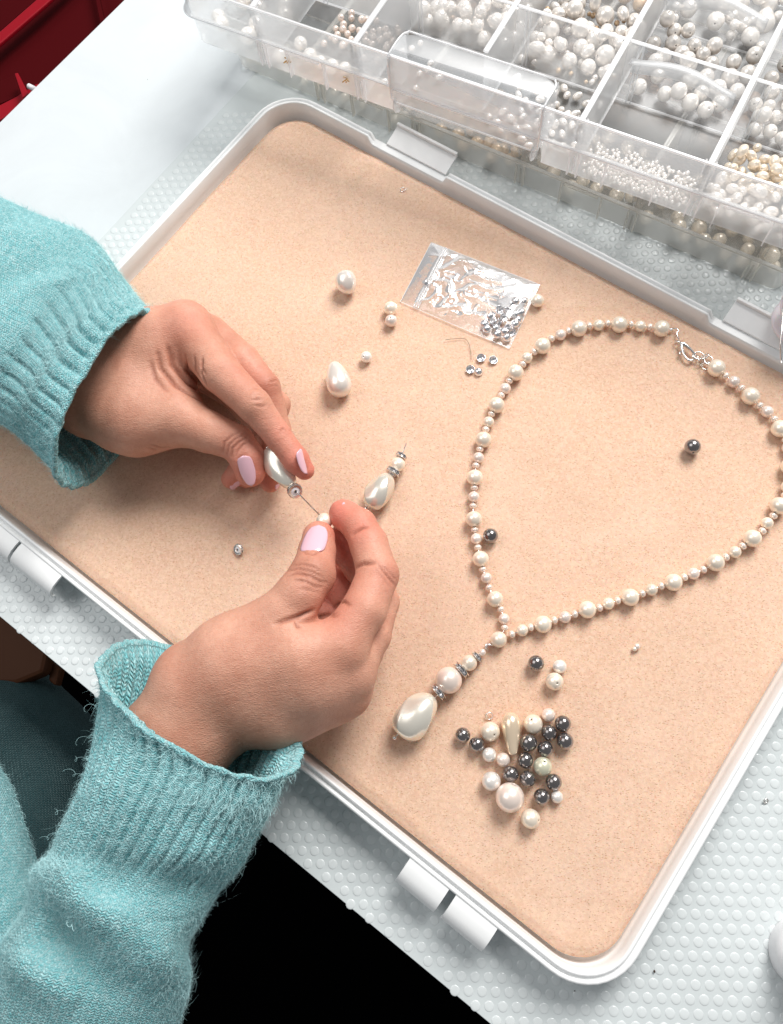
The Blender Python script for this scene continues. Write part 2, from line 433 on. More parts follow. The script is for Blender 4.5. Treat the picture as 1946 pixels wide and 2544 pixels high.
LN = [(T_ab(1007, 2150, 19)[0], T_ab(1106, 2225, 19)[0], False), (T_ab(1123, 2240, 19)[0], T_ab(1228, 2320, 19)[0], False),
      (T_ab(24, 1385, 19)[0], T_ab(136, 1452, 19)[0], True), (T_ab(-90, 1300, 19)[0], T_ab(18, 1380, 19)[0], True)]
build_tray()

def build_foam():
    a0, a1, b0, b1 = TA0 + 7.5, TA1 - 7.5, TB0 + 7.5, TB1 - 7.5
    na, nb = 260, 200; R = 22
    A = np.linspace(-1, 1, na); B = np.linspace(-1, 1, nb)
    ha, hb = (a1 - a0) / 2, (b1 - b0) / 2; ca, cb = (a0 + a1) / 2, (b0 + b1) / 2
    GA, GB = np.meshgrid(A, B, indexing='ij')
    X = GA * ha; Y = GB * hb
    # squeeze the square grid's corners onto the rounded outline
    f = np.ones_like(X)
    qx = np.abs(X) - (ha - R); qy = np.abs(Y) - (hb - R)
    m = (qx > 0) & (qy > 0); L = np.hypot(qx, qy)
    mx = np.maximum(qx, qy)
    sx = np.where(m, (ha - R) + qx * mx / np.maximum(L, 1e-6), np.abs(X)); sy = np.where(m, (hb - R) + qy * mx / np.maximum(L, 1e-6), np.abs(Y))
    X = np.sign(X) * sx; Y = np.sign(Y) * sy
    qx = np.abs(X) - (ha - R); qy = np.abs(Y) - (hb - R)
    din = R - np.hypot(np.maximum(qx, 0), np.maximum(qy, 0)) - 0; din = np.where((qx < 0) & (qy < 0), np.minimum(-qx, -qy) + R, din)
    Z = np.zeros_like(X)
    for i in range(na):
        for j in range(nb):
            q = Vector((X[i, j] / 60, Y[i, j] / 60, 3.1)); Z[i, j] = .9 * mnoise.noise(q) + .35 * mnoise.noise(q * 2.9) + .10 * mnoise.noise(q * 11)
            if din[i, j] < 12:
                rag = mnoise.noise(Vector((X[i, j] / 2.2, Y[i, j] / 2.2, 7)))
                e = min(1, max(0, (din[i, j] - .4 + .9 * rag) / 4.2)); Z[i, j] -= 3.2 * (1 - e * e * (3 - 2 * e))
    Z = np.minimum(Z * .8, .35) + FOAMZ - .1
    V = np.c_[(X + ca).ravel(), (Y + cb).ravel(), Z.ravel()]
    F = [list(q) for q in grid_faces(na, nb)]
    # sides down to the tray floor
    ring = [i * nb for i in range(na)] + [(na - 1) * nb + j for j in range(1, nb)] + [i * nb + nb - 1 for i in range(na - 2, -1, -1)] + [j for j in range(nb - 2, 0, -1)]
    k = len(V); low = V[ring].copy(); low[:, 2] = 2.7; V = np.vstack([V, low]); n = len(ring)
    F += [[ring[(i + 1) % n], ring[i], k + i, k + (i + 1) % n] for i in range(n)] + [[k + i for i in range(n)]]
    o = part('foam_pad', frame2(V, TY), F, M['foam'])
    tag(o, 'tan porous foam pad lying in the white tray, strewn with pearls', 'foam pad')
build_foam()

# ------------------------------------------------------------------ hands: smooth unions of tapered joints meshed by surface nets
def J(px, py, z, rpx):
    p = P(px, py, z); return (p, rpx / SCL(p))
def smin(a, b, k):
    h = np.maximum(k - np.abs(a - b), 0) / k; return np.minimum(a, b) - h * h * k * .25
class Field:
    def __init__(s, lo, hi, h):
        s.lo = np.array(lo, float); s.h = h; s.n = np.ceil((np.array(hi) - s.lo) / h).astype(int) + 1
    def new(s): return np.full(s.n, 60.0, np.float32)
    def cone(s, G, a, ra, b, rb, k, pad=12):
        lo = np.minimum(a - ra, b - rb) - pad; hi = np.maximum(a + ra, b + rb) + pad
        i0 = np.clip(((lo - s.lo) / s.h).astype(int), 0, s.n); i1 = np.clip(((hi - s.lo) / s.h).astype(int) + 1, 0, s.n)
        if (i1 <= i0).any(): return
        ax = [s.lo[d] + s.h * np.arange(i0[d], i1[d]) for d in range(3)]
        X = ax[0][:, None, None] - a[0]; Y = ax[1][None, :, None] - a[1]; Z = ax[2][None, None, :] - a[2]
        d = b - a; L = max(d @ d, 1e-6)
        t = np.clip((X * d[0] + Y * d[1] + Z * d[2]) / L, 0, 1)
        D = np.sqrt((X - t * d[0]) ** 2 + (Y - t * d[1]) ** 2 + (Z - t * d[2]) ** 2) - (ra + (rb - ra) * t)
        sl = tuple(slice(i0[q], i1[q]) for q in range(3))
        G[sl] = smin(G[sl], D.astype(np.float32), k)
    def mesh(s, G):
        sg = G < 0; nx, ny, nz = s.n
        cs = [(i, j, k) for i in (0, 1) for j in (0, 1) for k in (0, 1)]
        cnt = sum(sg[i:nx - 1 + i, j:ny - 1 + j, k:nz - 1 + k].astype(np.int8) for i, j, k in cs)
        cell = np.argwhere((cnt > 0) & (cnt < 8)); idx = -np.ones((nx - 1, ny - 1, nz - 1), np.int64); idx[tuple(cell.T)] = np.arange(len(cell))
        acc = np.zeros((len(cell), 3)); num = np.zeros(len(cell))
        for a in range(8):
            for b in range(a + 1, 8):
                ca, cb = np.array(cs[a]), np.array(cs[b])
                if np.abs(ca - cb).sum() != 1: continue
                va = G[tuple((cell + ca).T)]; vb = G[tuple((cell + cb).T)]
                m = (va < 0) != (vb < 0); t = np.where(m, va / np.where(m, va - vb, 1), 0)
                acc += np.where(m[:, None], ca + t[:, None] * (cb - ca), 0); num += m
        V = s.lo + s.h * (cell + acc / num[:, None])
        F = []
        for d in range(3):
            e = [0, 0, 0]; e[d] = 1
            u, v = (d + 1) % 3, (d + 2) % 3
            A = sg[:nx - e[0], :ny - e[1], :nz - e[2]]; B = sg[e[0]:, e[1]:, e[2]:]
            q = np.argwhere(A != B)
            q = q[(q[:, u] > 0) & (q[:, v] > 0) & (q[:, u] < s.n[u] - 1) & (q[:, v] < s.n[v] - 1)]
            fl = A[tuple(q.T)]
            du = np.zeros(3, int); du[u] = 1; dv = np.zeros(3, int); dv[v] = 1
            w = [idx[tuple((q - du - dv).T)], idx[tuple((q - dv).T)], idx[tuple(q.T)], idx[tuple((q - du).T)]]
            Q = np.stack(w, 1); Q[~fl] = Q[~fl][:, ::-1]; F.append(Q)
        return V, np.vstack(F)

def build_hand(name, palm, fingers, lines, knuckles, person, label, palm_k=11, join_k=5.5, vox=.8):
    allj = [j for s in palm for j in s] + [j for f in fingers for j in f]
    lo = np.min([p - r for p, r in allj], 0) - 4; hi = np.max([p + r for p, r in allj], 0) + 4
    fd = Field(lo, hi, vox)
    Gp = fd.new()
    for s in palm:
        for (a, ra), (b, rb) in zip(s, s[1:]): fd.cone(Gp, a, ra, b, rb, palm_k, 14)
    Gf = fd.new()
    for f in fingers:
        Gi = fd.new()
        for (a, ra), (b, rb) in zip(f, f[1:]): fd.cone(Gi, a, ra, b, rb, 1.6, 8)
        Gf = smin(Gf, Gi, .9)
    G = smin(Gp, Gf, join_k)
    V, F = fd.mesh(G)
    for _ in range(2):                                   # a light smoothing of the voxel facets
        acc = np.zeros_like(V); cnt = np.zeros(len(V))
        for k in range(4):
            np.add.at(acc, F[:, k], V[F[:, (k + 1) % 4]]); np.add.at(cnt, F[:, k], 1)
            np.add.at(acc, F[:, k], V[F[:, (k + 3) % 4]]); np.add.at(cnt, F[:, k], 1)
        V = V * .5 + .5 * acc / cnt[:, None]
    me = mesh(name, V, F, M['skin'])
    nr = np.zeros(len(V) * 3, np.float32); me.vertices.foreach_get('normal', nr); nr = nr.reshape(-1, 3)
    bvh = BVHTree.FromPolygons([Vector(v) for v in V], [tuple(int(i) for i in f) for f in F])
    def hit(x, y):
        o, d = ray(x, y); h = bvh.ray_cast(Vector(o), Vector(d)); return (np.array(h[0]), np.array(h[1])) if h[0] is not None else None
    D = np.zeros(len(V)); crease = np.zeros(len(V))
    for pl, w, dep in lines:                             # skin folds: polylines on the surface (w, depth in mm; negative = ridge)
        pts = []
        for (x0, y0), (x1, y1) in zip(pl, pl[1:]):
            m = max(2, int(math.hypot(x1 - x0, y1 - y0) / 3))
            for t in np.arange(m) / m:
                h = hit(x0 + (x1 - x0) * t, y0 + (y1 - y0) * t)
                if h: pts.append(h[0])
        if len(pts) < 2: continue
        pts = np.array(pts); c0 = pts.mean(0); R = np.linalg.norm(pts - c0, axis=1).max() + 4 * w
        near = np.where(np.linalg.norm(V - c0, axis=1) < R)[0]
        if not len(near): continue
        dd = np.full(len(near), 1e9); ti = np.zeros(len(near), int)
        for i, q in enumerate(pts):
            e = np.linalg.norm(V[near] - q, axis=1); m = e < dd; dd[m] = e[m]; ti[m] = i
        taper = np.sin(PI * (ti + .5) / len(pts)) ** .4
        g = np.exp(-(dd / w) ** 2) * taper
        D[near] -= dep * g * (1.25 if dep > .6 else 1.5)
        if dep > 0: crease[near] = np.maximum(crease[near], g * min(1, dep / .5))
    V = V + nr * D[:, None]
    me.vertices.foreach_set('co', (V * U).ravel()); me.update()
    red = np.zeros(len(V)); brn = crease * .8  # crease shade goes into the brown tint
    for (x, y, z, rr, kind, amt) in knuckles:
        q = P(x, y, z); g = amt * np.exp(-(np.linalg.norm(V - q, axis=1) / rr) ** 2)
        if kind == 'r': red = np.maximum(red, g)
        else: brn = np.maximum(brn, g)
    at = me.color_attributes.new('tint', 'FLOAT_COLOR', 'POINT')
    at.data.foreach_set('color', np.c_[red, brn, np.zeros(len(V)), np.ones(len(V))].astype(np.float32).ravel())
    o = link(name, me, person); tag(o, label)
    return o, bvh, hit

def nail(parent, hit, cx, cy, tipx, tipy, L, W, lift=.25, tiltn=None, R=None, point=.0, roll=0.0):
    """fingernail: a thin curved plate, centre and tip given where they lie on the finger"""
    h = hit(cx, cy)
    if h is None: return
    c, nn = h; nn = nn / np.linalg.norm(nn)
    t = P(tipx, tipy, c[2]) - c
    if tiltn is not None: nn = np.array(tiltn, float) / np.linalg.norm(tiltn)
    t = t - nn * (t @ nn); t /= np.linalg.norm(t); s = np.cross(nn, t)
    if roll:
        nn2 = nn * math.cos(roll) + s * math.sin(roll); s = np.cross(nn2, t); nn = nn2
    R = R or W * .62
    nu, nv = 15, 13; V = []
    for layer in (0, -.45):
        for i in range(nu):
            u = -1 + 2 * i / (nu - 1)
            w = (1 - abs(u) ** 5) ** .5 if u < 0 else (1 - abs(u) ** (3.2 - 1.5 * point)) ** .5 * (1 - .18 * u)
            w = max(w, .02)
            for j in range(nv):
                v = (-1 + 2 * j / (nv - 1)) * w; a = v * (W / 2) / R
                V.append(c + t * (u * L / 2) + s * (R * math.sin(a)) + nn * (R * (math.cos(a) - 1) + lift + layer - .06 * L * u * u * .4))
    F = [list(f) for f in grid_faces(nu, nv)] + [[x + nu * nv for x in f[::-1]] for f in grid_faces(nu, nv)]
    rg = [i * nv for i in range(nu)] + [(nu - 1) * nv + j for j in range(1, nv)] + [i * nv + nv - 1 for i in range(nu - 2, -1, -1)] + [j for j in range(nv - 2, 0, -1)]
    k = nu * nv; F += [[rg[(i + 1) % len(rg)], rg[i], rg[i] + k, rg[(i + 1) % len(rg)] + k] for i in range(len(rg))]
    return part('fingernail', V, F, M['nail'], parent)

person = empty('person', P(60, 2500, -300))
tag(person, 'person in a fuzzy teal sweater threading pearls onto a pin with both hands', 'person')
PO = np.array(person.location) / U
def build_hands():
    # ---- upper hand (enters from the left), seen from its thumb side
    palm = [[J(60, 830, 50, 100), J(215, 925, 46, 122), J(330, 960, 46, 108)],
            [J(240, 890, 46, 95), J(370, 850, 54, 72), J(458, 815, 56, 62)],
            [J(235, 1010, 42, 82), J(340, 1040, 46, 84), J(440, 1040, 46, 64)],
            [J(300, 930, 36, 90), J(500, 850, 40, 55)],
            [J(300, 960, 26, 80), J(505, 900, 28, 50)],
            [J(420, 900, 50, 60), J(430, 980, 47, 58)]]
    index = [J(464, 812, 57, 61), J(548, 926, 62, 51), J(632, 1008, 62, 43), J(690, 1082, 54, 34), J(735, 1142, 49, 33), J(757, 1168, 46, 25)]
    middle = [J(520, 840, 42, 56), J(600, 900, 48, 47), J(657, 962, 47, 39), J(690, 1068, 36, 33), J(684, 1160, 28, 31), J(672, 1198, 24, 26)]
    ring = [J(520, 880, 30, 52), J(620, 950, 36, 42), J(688, 1005, 36, 33), J(672, 1090, 26, 31), J(600, 1165, 22, 30), J(575, 1190, 20, 25)]
    pinky = [J(500, 920, 20, 46), J(590, 990, 24, 34), J(640, 1060, 20, 28), J(620, 1140, 17, 27), J(612, 1190, 17, 23)]
    thumb = [J(300, 1030, 46, 86), J(440, 1040, 48, 66), J(515, 1072, 48, 52), J(588, 1100, 47, 45), J(616, 1140, 44, 43), J(622, 1172, 41, 38)]
    z1 = lambda x, y: (x / 2.4, 450 + y / 2.4)
    z2 = lambda x, y: (450 + x / 2.8, 850 + y / 2.8)
    L = []
    for pl, w, d in [([(1000, 990), (1030, 1100), (1130, 1210), (1260, 1290)], 1.2, 1.5),
                     ([(940, 1020), (960, 1120), (1050, 1220), (1200, 1310), (1400, 1400)], 1.1, 1.3),
                     ([(1105, 1040), (1120, 1130), (1200, 1220)], .9, 1.2), ([(1160, 1050), (1165, 1130), (1210, 1200)], .8, .7),
                     ([(1205, 1070), (1200, 1150), (1240, 1230)], .8, .9), ([(900, 1080), (930, 1180), (1000, 1260)], 1.2, .5),
                     ([(1050, 1010), (1060, 1110), (1150, 1190)], 1.2, -.5),
                     ([(900, 1570), (960, 1590), (1020, 1585)], .8, .35), ([(890, 1590), (940, 1605)], .7, .3)]:
        L.append(([z1(*p) for p in pl], w, d))
    for pl, w, d in [([(290, 770), (300, 700), (350, 650), (420, 620)], .75, .65), ([(320, 790), (330, 720), (380, 670), (450, 640)], .65, .55),
                     ([(350, 800), (355, 740), (410, 690), (470, 660)], .75, .7), ([(380, 800), (390, 760), (430, 715), (480, 690)], .6, .45),
                     ([(490, 400), (540, 395), (570, 400)], .7, .6), ([(470, 330), (520, 320), (570, 340)], .6, .35), ([(520, 440), (560, 450), (600, 435)], .6, .35),
                     ([(500, 370), (540, 360), (580, 370)], .55, .3), ([(620, 280), (660, 265), (690, 280)], .6, .4), ([(610, 310), (650, 300), (688, 310)], .55, .3),
                     ([(395, 850), (400, 810), (430, 785), (470, 790)], .5, .45), ([(405, 860), (410, 930), (440, 990)], .4, .35), ([(835, 745), (838, 790), (860, 850), (890, 890)], .4, .35),
                     ([(690, 620), (710, 600), (740, 625)], .6, .35), ([(680, 640), (710, 625), (745, 645)], .5, .25),
                     ([(150, 110), (140, 170), (175, 230)], .7, .5)]:
        L.append(([z2(*p) for p in pl], w, d))
    K = [(757, 1160, 46, 17, 'r', .75), (622, 1165, 42, 15, 'r', .7), (575, 1190, 20, 14, 'r', .45), (672, 1195, 24, 14, 'r', .5), (700, 1080, 54, 14, 'r', .45),
         (640, 995, 66, 9, 'b', .28), (664, 950, 54, 9, 'b', .3), (600, 1095, 52, 10, 'b', .3), (470, 800, 66, 16, 'r', .25), (640, 930, 60, 20, 'r', .25), (470, 930, 52, 12, 'b', .25)]
    arm, bvh, hit = build_hand('arm', palm, [index, middle, ring, pinky, thumb], L, K, person, 'upper hand pinching the twisted pearl between thumb and index finger')
    arm.location = Vector(-PO) * U
    nail(arm, hit, 615, 1170, 621, 1216, 16.5, 8.2, point=.8, roll=.0, lift=.75, R=7.5)
    nail(arm, hit, 757, 1146, 782, 1176, 13, 8.5, roll=.55, lift=.1)
    nail(arm, hit, 590, 1204, 588, 1226, 9, 6.5, lift=.3)
    nail(arm, hit, 694, 1205, 700, 1222, 6, 5, lift=.2)
    # ---- lower hand (enters from the lower left), back of the hand towards the lower right
    palm = [[J(330, 2000, 40, 120), J(430, 1850, 44, 128), J(520, 1745, 48, 125)],
            [J(480, 1690, 56, 100), J(590, 1640, 60, 98), J(700, 1610, 64, 75)],
            [J(560, 1760, 42, 100), J(700, 1740, 44, 92), J(820, 1735, 40, 56)],
            [J(600, 1680, 58, 90), J(750, 1640, 62, 80), J(850, 1612, 62, 60)],
            [J(640, 1720, 52, 90), J(780, 1690, 54, 80), J(872, 1680, 52, 56)],
            [J(700, 1760, 44, 80), J(858, 1728, 42, 46)]]
    index = [J(846, 1600, 63, 62), J(905, 1515, 62, 56), J(939, 1428, 58, 52), J(917, 1352, 56, 47), J(893, 1306, 54, 43), J(858, 1281, 50, 38), J(851, 1274, 49, 33)]
    middle = [J(872, 1668, 53, 54), J(925, 1580, 48, 46), J(950, 1495, 42, 42), J(895, 1405, 38, 44), J(868, 1372, 38, 42), J(848, 1340, 38, 36)]
    ring = [J(868, 1722, 43, 48), J(912, 1620, 36, 40), J(935, 1548, 30, 38), J(868, 1480, 25, 44), J(835, 1450, 26, 40), J(805, 1415, 24, 34)]
    pinky = [J(830, 1745, 36, 44), J(870, 1650, 26, 36), J(880, 1590, 22, 32), J(820, 1525, 20, 34), J(778, 1490, 20, 29)]
    thumb = [J(570, 1622, 60, 92), J(700, 1530, 66, 66), J(742, 1480, 68, 60), J(777, 1428, 66, 57), J(788, 1370, 60, 46), J(792, 1335, 56, 41)]
    z3 = lambda x, y: (300 + x / 2.24, 1200 + y / 2.24)
    L = []
    for pl, w, d in [([(860, 785), (920, 765), (1000, 740), (1080, 705)], 1.0, 1.6), ([(980, 770), (1050, 765), (1130, 740), (1200, 730)], 1.0, 1.0),
                     ([(975, 775), (985, 800), (1010, 803)], .7, .8), ([(1190, 690), (1240, 660), (1280, 685)], .8, .8),
                     ([(920, 520), (980, 500), (1060, 520), (1110, 550), (1150, 555)], .75, .85), ([(930, 490), (990, 475), (1060, 490), (1130, 530)], .65, .6),
                     ([(960, 460), (1010, 450), (1070, 465), (1120, 495)], .6, .5), ([(970, 545), (1030, 545), (1080, 575), (1130, 580)], .7, .55),
                     ([(990, 590), (1050, 595), (1110, 610)], .6, .35), ([(940, 545), (1000, 525), (1060, 555), (1100, 575)], .6, -.35),
                     ([(1000, 430), (1050, 430), (1100, 445)], .5, .3),
                     ([(1290, 290), (1310, 270), (1345, 250), (1380, 245)], .8, 1.0), ([(1310, 470), (1350, 450), (1420, 445)], .9, 1.1),
                     ([(1430, 450), (1480, 510), (1530, 575)], .6, .55), ([(1445, 445), (1500, 500), (1545, 555)], .5, .35), ([(1420, 480), (1470, 540), (1500, 590)], .5, .25),
                     ([(1000, 360), (1030, 392), (1070, 398), (1120, 375), (1138, 330)], .5, .5), ([(1136, 330), (1140, 270), (1120, 235)], .4, .35), ([(1004, 350), (1008, 290), (1025, 240)], .4, .3),
                     ([(1150, 740), (1190, 745), (1220, 735)], .6, .35)]:
        L.append(([z3(*p) for p in pl], w, d))
    K = [(847, 1275, 52, 17, 'r', .8), (800, 1400, 60, 14, 'r', .35), (860, 1360, 38, 20, 'r', .85), (820, 1430, 26, 26, 'r', .8), (900, 1320, 60, 12, 'r', .5), (770, 1430, 78, 10, 'b', .35),
         (985, 1440, 62, 9, 'b', .22), (840, 1510, 70, 14, 'r', .3), (880, 1470, 60, 14, 'r', .3), (792, 1330, 60, 9, 'r', .45), (800, 1540, 60, 10, 'r', .3), (960, 1440, 64, 14, 'r', .25)]
    arm2, bvh, hit = build_hand('arm', palm, [index, middle, ring, pinky, thumb], L, K, person, 'lower hand holding a small pearl between thumb and index finger')
    arm2.location = Vector(-PO) * U
    nail(arm2, hit, 781, 1336, 787, 1296, 17.5, 12.6, R=9.5, lift=.45, roll=.1)
    nail(arm2, hit, 868, 1253, 850, 1244, 7, 5, lift=-.1)
build_hands()
def build_tube(name, mat, rings, parent, label=None, zc=None, ribs=None, rib_to=.5, inner=None, folds=(), nth=520, ns=400, hair=0, seed=1, amp=2.2, closed_end=False, hairlen=1.9, rimroll=True, ribw=.15):
    """a knitted tube through rings (left end, right end, top point), each (px, py, z)"""
    rng = np.random.RandomState(seed)
    CA = []
    for l, r, t in rings:
        l, r, t = P(*l), P(*r), P(*t); c = (l + r) / 2; CA.append(np.r_[c, (r - l) / 2, t - c])
    K = catmull(CA, ns)
    C0, A0, B0 = K[:, :3], K[:, 3:6], K[:, 6:9]
    th = np.arange(nth) * 2 * PI / nth
    ct = np.cos(th); st = np.sin(th)
    ex = .92
    cx = np.sign(ct) * np.abs(ct) ** ex; sy = np.sign(st) * np.abs(st) ** ex
    V = C0[:, None] + A0[:, None] * cx[None, :, None] + B0[:, None] * sy[None, :, None]
    seglen = np.linalg.norm(np.diff(C0, axis=0), axis=1); S = np.r_[0, np.cumsum(seglen)]
    per = np.linalg.norm(np.diff(V[ns // 3], axis=0), axis=1).sum()
    N = V - C0[:, None]; N /= np.linalg.norm(N, axis=2)[:, :, None]
    D = np.zeros((ns, nth))
    tt = np.linspace(0, 1, ns)
    for i in range(ns):
        a = S[i]
        for j in range(nth):
            q = V[i, j]
            D[i, j] = amp * mnoise.noise(Vector((q[0] / 34, q[1] / 34, q[2] / 34 + seed))) + .38 * mnoise.noise(Vector((q[0] / 4.5, q[1] / 4.5, q[2] / 4.5)))
    D += rng.normal(0, .10, D.shape)
    if ribs:
        ph = (th[None, :] / (2 * PI) * ribs + .10 * np.sin(tt[:, None] * 9) + .04 * np.sin(tt[:, None] * 23 + th[None, :] * 3)) % 1
        groove = np.exp(-((ph - .5) / ribw) ** 2)
        f = 1 / (1 + np.exp((tt - rib_to) * 40))[:, None]
        vary = (.8 + .3 * np.sin(th * 5 + 1) * np.sin(th * 2.3 + tt[:, None] * 7))
        D -= groove * f * 3.6 * vary * (1 - .75 * np.exp(-(S / 3.5) ** 2))[:, None]
        D += f * .2
    if rimroll:
        D += (np.exp(-(S / 3.0) ** 2) * 2.5)[:, None] + (np.exp(-(S / 3.0) ** 2))[:, None] * .5 * np.sin(th * 17 + 2 * np.sin(th * 5))[None, :]
    V = V + N * D[:, :, None]
    flat = V.reshape(-1, 3)
    for pl, w, dep in folds:
        pts = np.array([np.array(P(*p)) for p in pl]); pts = catmull(pts, 40)
        dd = np.full(len(flat), 1e9); ti = np.zeros(len(flat))
        for i, q in enumerate(pts):
            e = np.linalg.norm(flat - q, axis=1); m = e < dd; dd[m] = e[m]; ti[m] = i
        flat = flat + N.reshape(-1, 3) * (dep * np.exp(-(dd / w) ** 2) * np.sin(PI * (ti + .5) / 40) ** .5)[:, None]
    V = flat.reshape(ns, nth, 3)
    uu = np.tile(np.arange(nth) / nth * per, (ns, 1)); vv = np.tile(S[:, None], (1, nth))
    rows = [V]; us = [uu]; vs = [vv]
    if inner:
        m = 70; k = int(ns * inner); idx = np.linspace(0, k, m).astype(int)
        W = V[idx] - N[idx] * np.minimum(3.0, .6 + np.arange(m) * .8)[:, None, None]
        e0 = (V[0] - V[6]) / np.linalg.norm(V[0] - V[6], axis=1)[:, None]; q0 = 1.7
        W = V[idx] - N[idx] * 2 * q0
        cap = np.stack([V[0] + e0 * q0 * math.sin(f) - N[0] * q0 * (1 - math.cos(f)) for f in np.linspace(PI, .35, 7)], 0)
        rows = [W[:0:-1], cap, V]; us = [uu[idx][:0:-1], uu[:7], uu]; vs = [-vv[idx][:0:-1], -(np.linspace(q0 * 2.6, .4, 7)[:, None] + 0 * uu[:7]), vv]
    A = np.vstack(rows); UV = np.stack([np.vstack(us), np.vstack(vs)], -1).reshape(-1, 2)
    F = grid_faces(len(A), nth, False, True)
    o = part(name, A.reshape(-1, 3) - PO, F, mat, parent, True, UV)
    if label: tag(o, label)
    if hair:
        w = np.linalg.norm(A0, axis=1); pick = rng.choice(ns, hair, p=w / w.sum()); jj = rng.randint(0, nth, hair)
        tn = np.gradient(C0, axis=0); tn /= np.linalg.norm(tn, axis=1)[:, None]
        base = V[pick, jj]; nn = N[pick, jj]; tt_ = tn[pick]; ss = np.cross(nn, tt_)
        L = hairlen * rng.gamma(3, .33, hair)[:, None]; ang = rng.uniform(0, 2 * PI, hair)[:, None]
        side = np.cos(ang) * tt_ + np.sin(ang) * ss; side2 = -np.sin(ang) * tt_ + np.cos(ang) * ss
        lift = rng.uniform(.15, .75, hair)[:, None]
        p0 = base - nn * .3; p1 = p0 + nn * L * lift * .6 + side * L * .3
        curl = rng.normal(0, .35, (hair, 1))
        p2 = p1 + nn * L * lift * .35 + side * L * .3 + side2 * L * curl
        p3 = p2 + nn * L * lift * .15 * rng.normal(0, 1, (hair, 1)) + side * L * .25 + side2 * L * curl * 1.6
        wd = side2 * .045 + nn * .02
        HV = np.stack([p0 - wd, p0 + wd, p1 - wd, p1 + wd, p2 - wd * .8, p2 + wd * .8, p3 - wd * .3, p3 + wd * .3], 1).reshape(-1, 3)
        b = np.arange(hair)[:, None] * 8
        HF_ = np.concatenate([b + [0, 1, 3, 2], b + [2, 3, 5, 4], b + [4, 5, 7, 6]], 0)
        me = mesh('wool_fuzz', HV - np.array(PO), HF_, M['woolfibre'])
        f = link('wool_fuzz', me, o); tag(f, kind='stuff')
    return o

sweater = link('sweater', None, person)
def R3(l, r, zc, h, dx=0, dy=0, zl=None, zr=None):
    mx, my = (l[0] + r[0]) / 2 + dx, (l[1] + r[1]) / 2 + dy
    return ((*l, zl if zl is not None else zc), (*r, zr if zr is not None else zc), (mx, my, zc + h))
low = [((262, 1642, 50), (737, 1860, 52), (478, 1880, 84)),
       ((251, 1762, 46), (692, 1945, 50), (462, 1945, 82)),
       R3((204, 1937), (650, 2040), 45, 35, 0, 20), R3((157, 2056), (592, 2150), 38, 35, 0, 8), R3((132, 2120), (545, 2208), 32, 35),
       R3((88, 2165), (508, 2272), 28, 38), R3((66, 2255), (470, 2345), 22, 38), R3((10, 2335), (474, 2432), 14, 40),
       R3((-40, 2470), (446, 2530), 4, 42), R3((-110, 2640), (390, 2680), -10, 42), R3((-180, 2820), (330, 2860), -24, 42)]
folds = [([(190, 2175, 70), (260, 2215, 74), (380, 2235, 74), (500, 2210, 60)], 9, -12),
         ([(120, 2200, 60), (180, 2260, 66), (270, 2330, 68), (350, 2420, 60), (440, 2500, 48)], 12, 13.0),
         ([(60, 2290, 50), (150, 2350, 58), (220, 2430, 58), (330, 2500, 50)], 9, -12),
         ([(0, 2380, 40), (90, 2440, 50), (180, 2510, 50)], 10, 8),
         ([(430, 2300, 60), (410, 2380, 58), (450, 2440, 50)], 8, 4.0),
         ([(110, 2110, 55), (170, 2150, 66), (240, 2170, 72)], 6, 3.5),
         ([(520, 2080, 74), (480, 2160, 74), (400, 2190, 74)], 11, 4)]
build_tube('sleeve', M['wool'], low, sweater, 'sleeve with wide ribbed cuff round the lower hand', ribs=42, rib_to=.40, inner=.30, folds=folds, hair=90000, seed=3)
up = [((392, 795, 56), (167, 1194, 46), (205, 938, 86)),
      ((350, 752, 56), (104, 1133, 46), (150, 888, 88)),
      R3((306, 690), (42, 1075), 52, 34, -40, -25), R3((264, 628), (-20, 1035), 50, 35, -20, -10), R3((205, 583), (-80, 1000), 50, 37),
      R3((125, 545), (-150, 960), 50, 38), R3((10, 495), (-240, 930), 50, 38), R3((-130, 430), (-340, 890), 48, 38)]
folds = [([(20, 760, 84), (110, 700, 86), (200, 665, 84), (270, 640, 66)], 5, 2.2),
         ([(-20, 720, 84), (80, 670, 86), (170, 620, 80), (220, 590, 66)], 10, -4.0),
         ([(-40, 600, 76), (40, 590, 80), (110, 570, 70)], 12, 3.0)]
build_tube('sleeve', M['wool'], up, sweater, 'sleeve with ribbed cuff round the upper hand', ribs=38, rib_to=.50, inner=.22, folds=folds, hair=70000, seed=8, ns=360)
torso = [R3((-420, 1700), (-60, 1830), -10, 30), R3((-420, 1850), (-8, 1900), -12, 34), R3((-420, 2000), (40, 1985), -14, 36), R3((-420, 2150), (84, 2118), -16, 38),
         R3((-420, 2350), (130, 2300), -18, 40), R3((-420, 2600), (160, 2600), -20, 40), R3((-420, 2800), (160, 2800), -20, 40)]
build_tube('hem', M['wool'], torso, sweater, 'lit front of the sweater beside the elbow', seed=12, hair=16000, ns=160, nth=300, rimroll=False)
lap = []
for k in range(9):
    t = PI * (k + .35) / 9.2; y = 2120 - 510 * math.cos(t); w = 372 * math.sin(t)
    lap.append(R3((-60 - w, y), (-60 + w, y), -150, 12 + 90 * math.sin(t)))
o = build_tube('skirt', M['woolshade'], lap, person, 'teal knit over the lap, coloured dark for the shade under the desk', seed=15, ns=120, nth=160, rimroll=False, amp=6)

